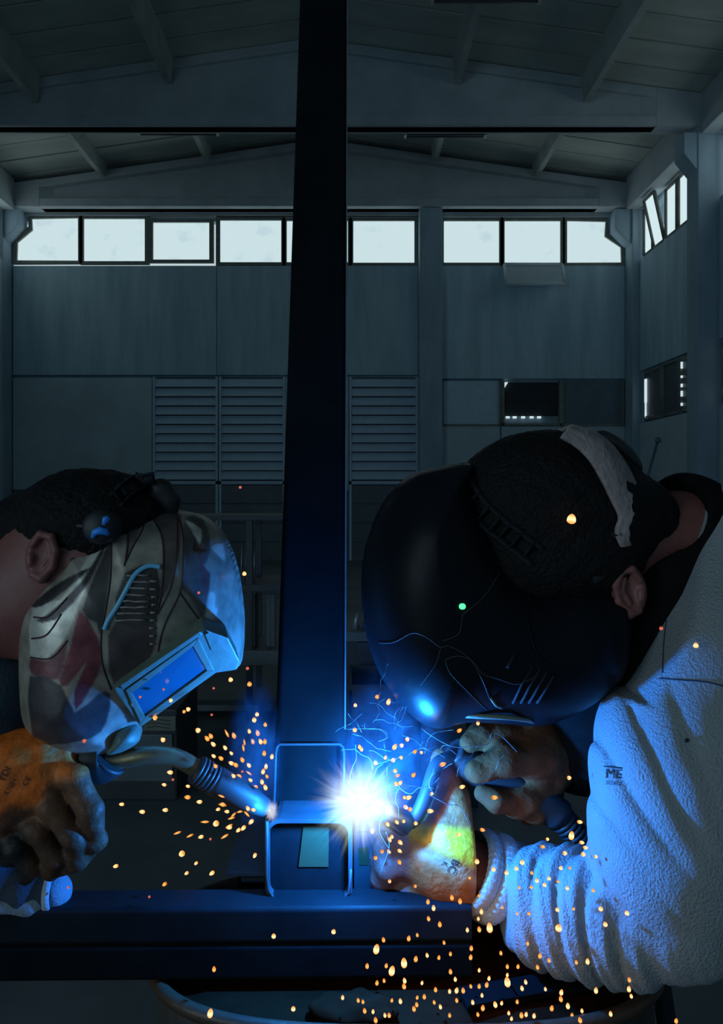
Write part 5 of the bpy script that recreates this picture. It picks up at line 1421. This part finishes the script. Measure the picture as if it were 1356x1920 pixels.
for x, y in [(1243, 1005), (1332, 1335), (1515, 985)]: SP.append((*c6(x, y), 4.0, 1.15, 0, 'D'))
SP.append((*c6(972, 1155), 3.3, 1.7, 1, 'D')); SP.append((*c6(955, 1355), 5.2, 1.7, 0, 'D'))
for x, y, r, c in [(1175, 140, 2.6, 2), (1195, 562, 3.8, 0), (972, 655, 2.6, 2), (1210, 1025, 3, 2), (1128, 1080, 4, 0), (1220, 1102, 4.2, 1), (1045, 1122, 2.2, 2), (800, 1128, 2.2, 2), (685, 1165, 2.4, 2), (835, 1182, 3.5, 0), (920, 1225, 3.8, 0), (900, 1237, 3, 1), (1035, 1252, 2.3, 2), (758, 1267, 4, 0), (797, 1375, 4, 0), (968, 1328, 4.4, 0), (1257, 1250, 3.6, 0), (1243, 1277, 4, 0), (1297, 1300, 3, 0), (412, 1380, 3.6, 2)]:
    SP.append((*c5(x, y), r, 1.15, c, 'L'))
ARCS = [(50, 42), (128, 12), (168, 30), (48, 130), (65, 190), (72, 198), (122, 247), (215, 185), (235, 163), (190, 190), (185, 237), (213, 228), (262, 207), (285, 210), (157, 228), (257, 290), (192, 275), (200, 292), (210, 318), (195, 322), (225, 370), (240, 370), (230, 405), (245, 412), (322, 357), (317, 418), (265, 462), (222, 455), (198, 458), (165, 465), (110, 490), (418, 502), (502, 485), (430, 332), (545, 370), (420, 132), (486, 107), (361, 252), (810, 300), (848, 457), (733, 518), (716, 545), (795, 568), (855, 530), (868, 548), (860, 572), (905, 580), (172, 520), (180, 510), (210, 530), (208, 560), (170, 562), (145, 562), (122, 585), (207, 600), (172, 668), (263, 685)]
for x, y in ARCS: SP.append((*c8(x, y), random.uniform(2.8, 3.9), 1.7 if random.random() < .5 else 1.15, 0 if random.random() < .7 else 1, 'R'))
SP.append((*c8(818, 505), 5, 1.7, 0, 'D'))
SLEEVE = [(772, 833, 6), (768, 768, 3.6), (825, 765, 2.6), (938, 820, 4), (922, 765, 4), (895, 700, 3), (803, 692, 3.2), (780, 620, 3.4), (812, 620, 2.6), (738, 657, 3.2), (722, 680, 3.4), (770, 668, 2.6), (695, 665, 3.4), (675, 688, 3), (677, 637, 3), (643, 600, 4.2), (622, 622, 3.6), (587, 637, 3.6), (541, 625, 3.8), (482, 597, 4.2), (456, 655, 2.6), (632, 690, 2.6), (667, 782, 3), (625, 782, 2.5), (572, 760, 2.5), (490, 718, 2.5), (1015, 780, 4)]
for x, y, r in SLEEVE: SP.append((*c8(x, y), r, 1.15, 0 if r > 3 else 1, 'S'))
BIG = {(527, 832), (125, 908), (223, 957), (180, 985), (590, 1025)}
DRUM = [(308, 740), (328, 762), (310, 800), (350, 820), (393, 725), (422, 738), (498, 775), (487, 800), (527, 832), (448, 840), (490, 838), (462, 905), (460, 937), (270, 858), (240, 870), (150, 875), (125, 908), (365, 885), (305, 930), (347, 938), (388, 925), (265, 943), (223, 957), (160, 967), (180, 985), (92, 968), (388, 988), (490, 983), (567, 922), (590, 970), (590, 1000), (590, 1025), (628, 970), (706, 932), (738, 948), (697, 972), (662, 888), (835, 955), (875, 952), (1023, 1017), (1022, 1050), (1030, 1075), (905, 1055), (957, 1138), (1190, 1163), (152, 1020), (127, 1028), (225, 1020), (223, 1040), (287, 1028), (335, 1052), (385, 1058), (405, 1015), (410, 1055), (433, 1055), (460, 1040), (517, 1035), (525, 1012), (490, 1040), (642, 1047), (655, 1025), (725, 1050), (782, 1062), (805, 1110), (820, 1143), (855, 1127), (848, 1160), (748, 1118), (780, 1085), (295, 1077), (270, 1080), (268, 1105), (210, 1093), (180, 1090), (330, 1097), (352, 1113), (258, 1120), (385, 1143), (410, 1090), (467, 1097), (500, 1072), (503, 1117), (485, 1140), (547, 1105), (570, 1100), (595, 1135), (605, 1155), (625, 1095), (640, 1143), (657, 1140), (685, 1145), (5, 1080), (60, 1090), (77, 1095), (83, 1127), (113, 1130), (155, 1143), (170, 1143), (122, 1160)]
for x, y in DRUM:
    b = (x, y) in BIG
    SP.append((*c8(x, y), 5.6 if b else random.uniform(2.4, 3.6), 1.7, 0 if b or random.random() < .45 else 1, 'D'))
for x, y, r, c in [(1072, 973, 8.5, 0), (1240, 1178, 3.4, 2), (1305, 1210, 4.6, 0)]: SP.append((x, y, r, 1.15, c, 'B'))
bpy.context.view_layer.update()
dg = bpy.context.evaluated_depsgraph_get()
skip = {'welding_arc', 'welding_arc.001', 'welding_smoke', 'welding_smoke.001', 'smoke_wisps'}
def first_hit(px, py):
    o = CAMP.copy(); dr = (U(px, py, 1.0) - CAMP).normalized()
    for _ in range(8):
        ok, loc, nor, idx, ob, mx_ = SC.ray_cast(dg, o, dr)
        if not ok: return 9.0
        if ob.name in skip: o = loc + dr * .002; continue
        return loc.y
    return 9.0
LAB = {'L': ('orange spark flying off the small arc, left of the post', 'sparks left of the post'),
       'R': ('glowing spark around the large arc, right of the post', 'sparks round the large arc'),
       'S': ('bright spark hanging before the blue-lit sleeve', 'sparks before the sleeve'),
       'D': ('orange spark raining down over the beams and the tub', 'sparks over the tub')}
BL = ['big white-hot spark glowing before the dark hair of the right welder', 'tiny red spark before the grey shirt, near the collar edge', 'bright spark before the grey shoulder of the right welder']
nb_ = 0
for (px, py, r, ln, ci, grp) in SP:
    want = {'L': random.uniform(.93, 1.06), 'R': random.uniform(.90, 1.02), 'S': .90, 'D': random.uniform(.80, .97), 'B': .88}[grp]
    dd = min(want, first_hit(px, py) - .02)
    o = bpy.data.objects.new('spark', spark_me[(ci, ln)]); COL.objects.link(o)
    c = U(px, py, dd); o.location = c
    s_ = r * dd / F
    o.scale = (s_, s_, s_)
    if grp == 'L' or grp == 'R':
        v = c - (ARC2 if grp == 'L' else ARC1); v.y *= .3; v += Vector((random.uniform(-.02, .02), 0, random.uniform(-.02, .02)))
    else:
        v = Vector((random.uniform(-.25, .25), 0, 1))
    o.rotation_mode = 'QUATERNION'; o.rotation_quaternion = v.to_track_quat('Z', 'Y')
    if grp == 'B':
        prop(o, BL[nb_], 'spark', 'sparks by the right welder'); nb_ += 1
    else: prop(o, LAB[grp][0], 'spark', LAB[grp][1])
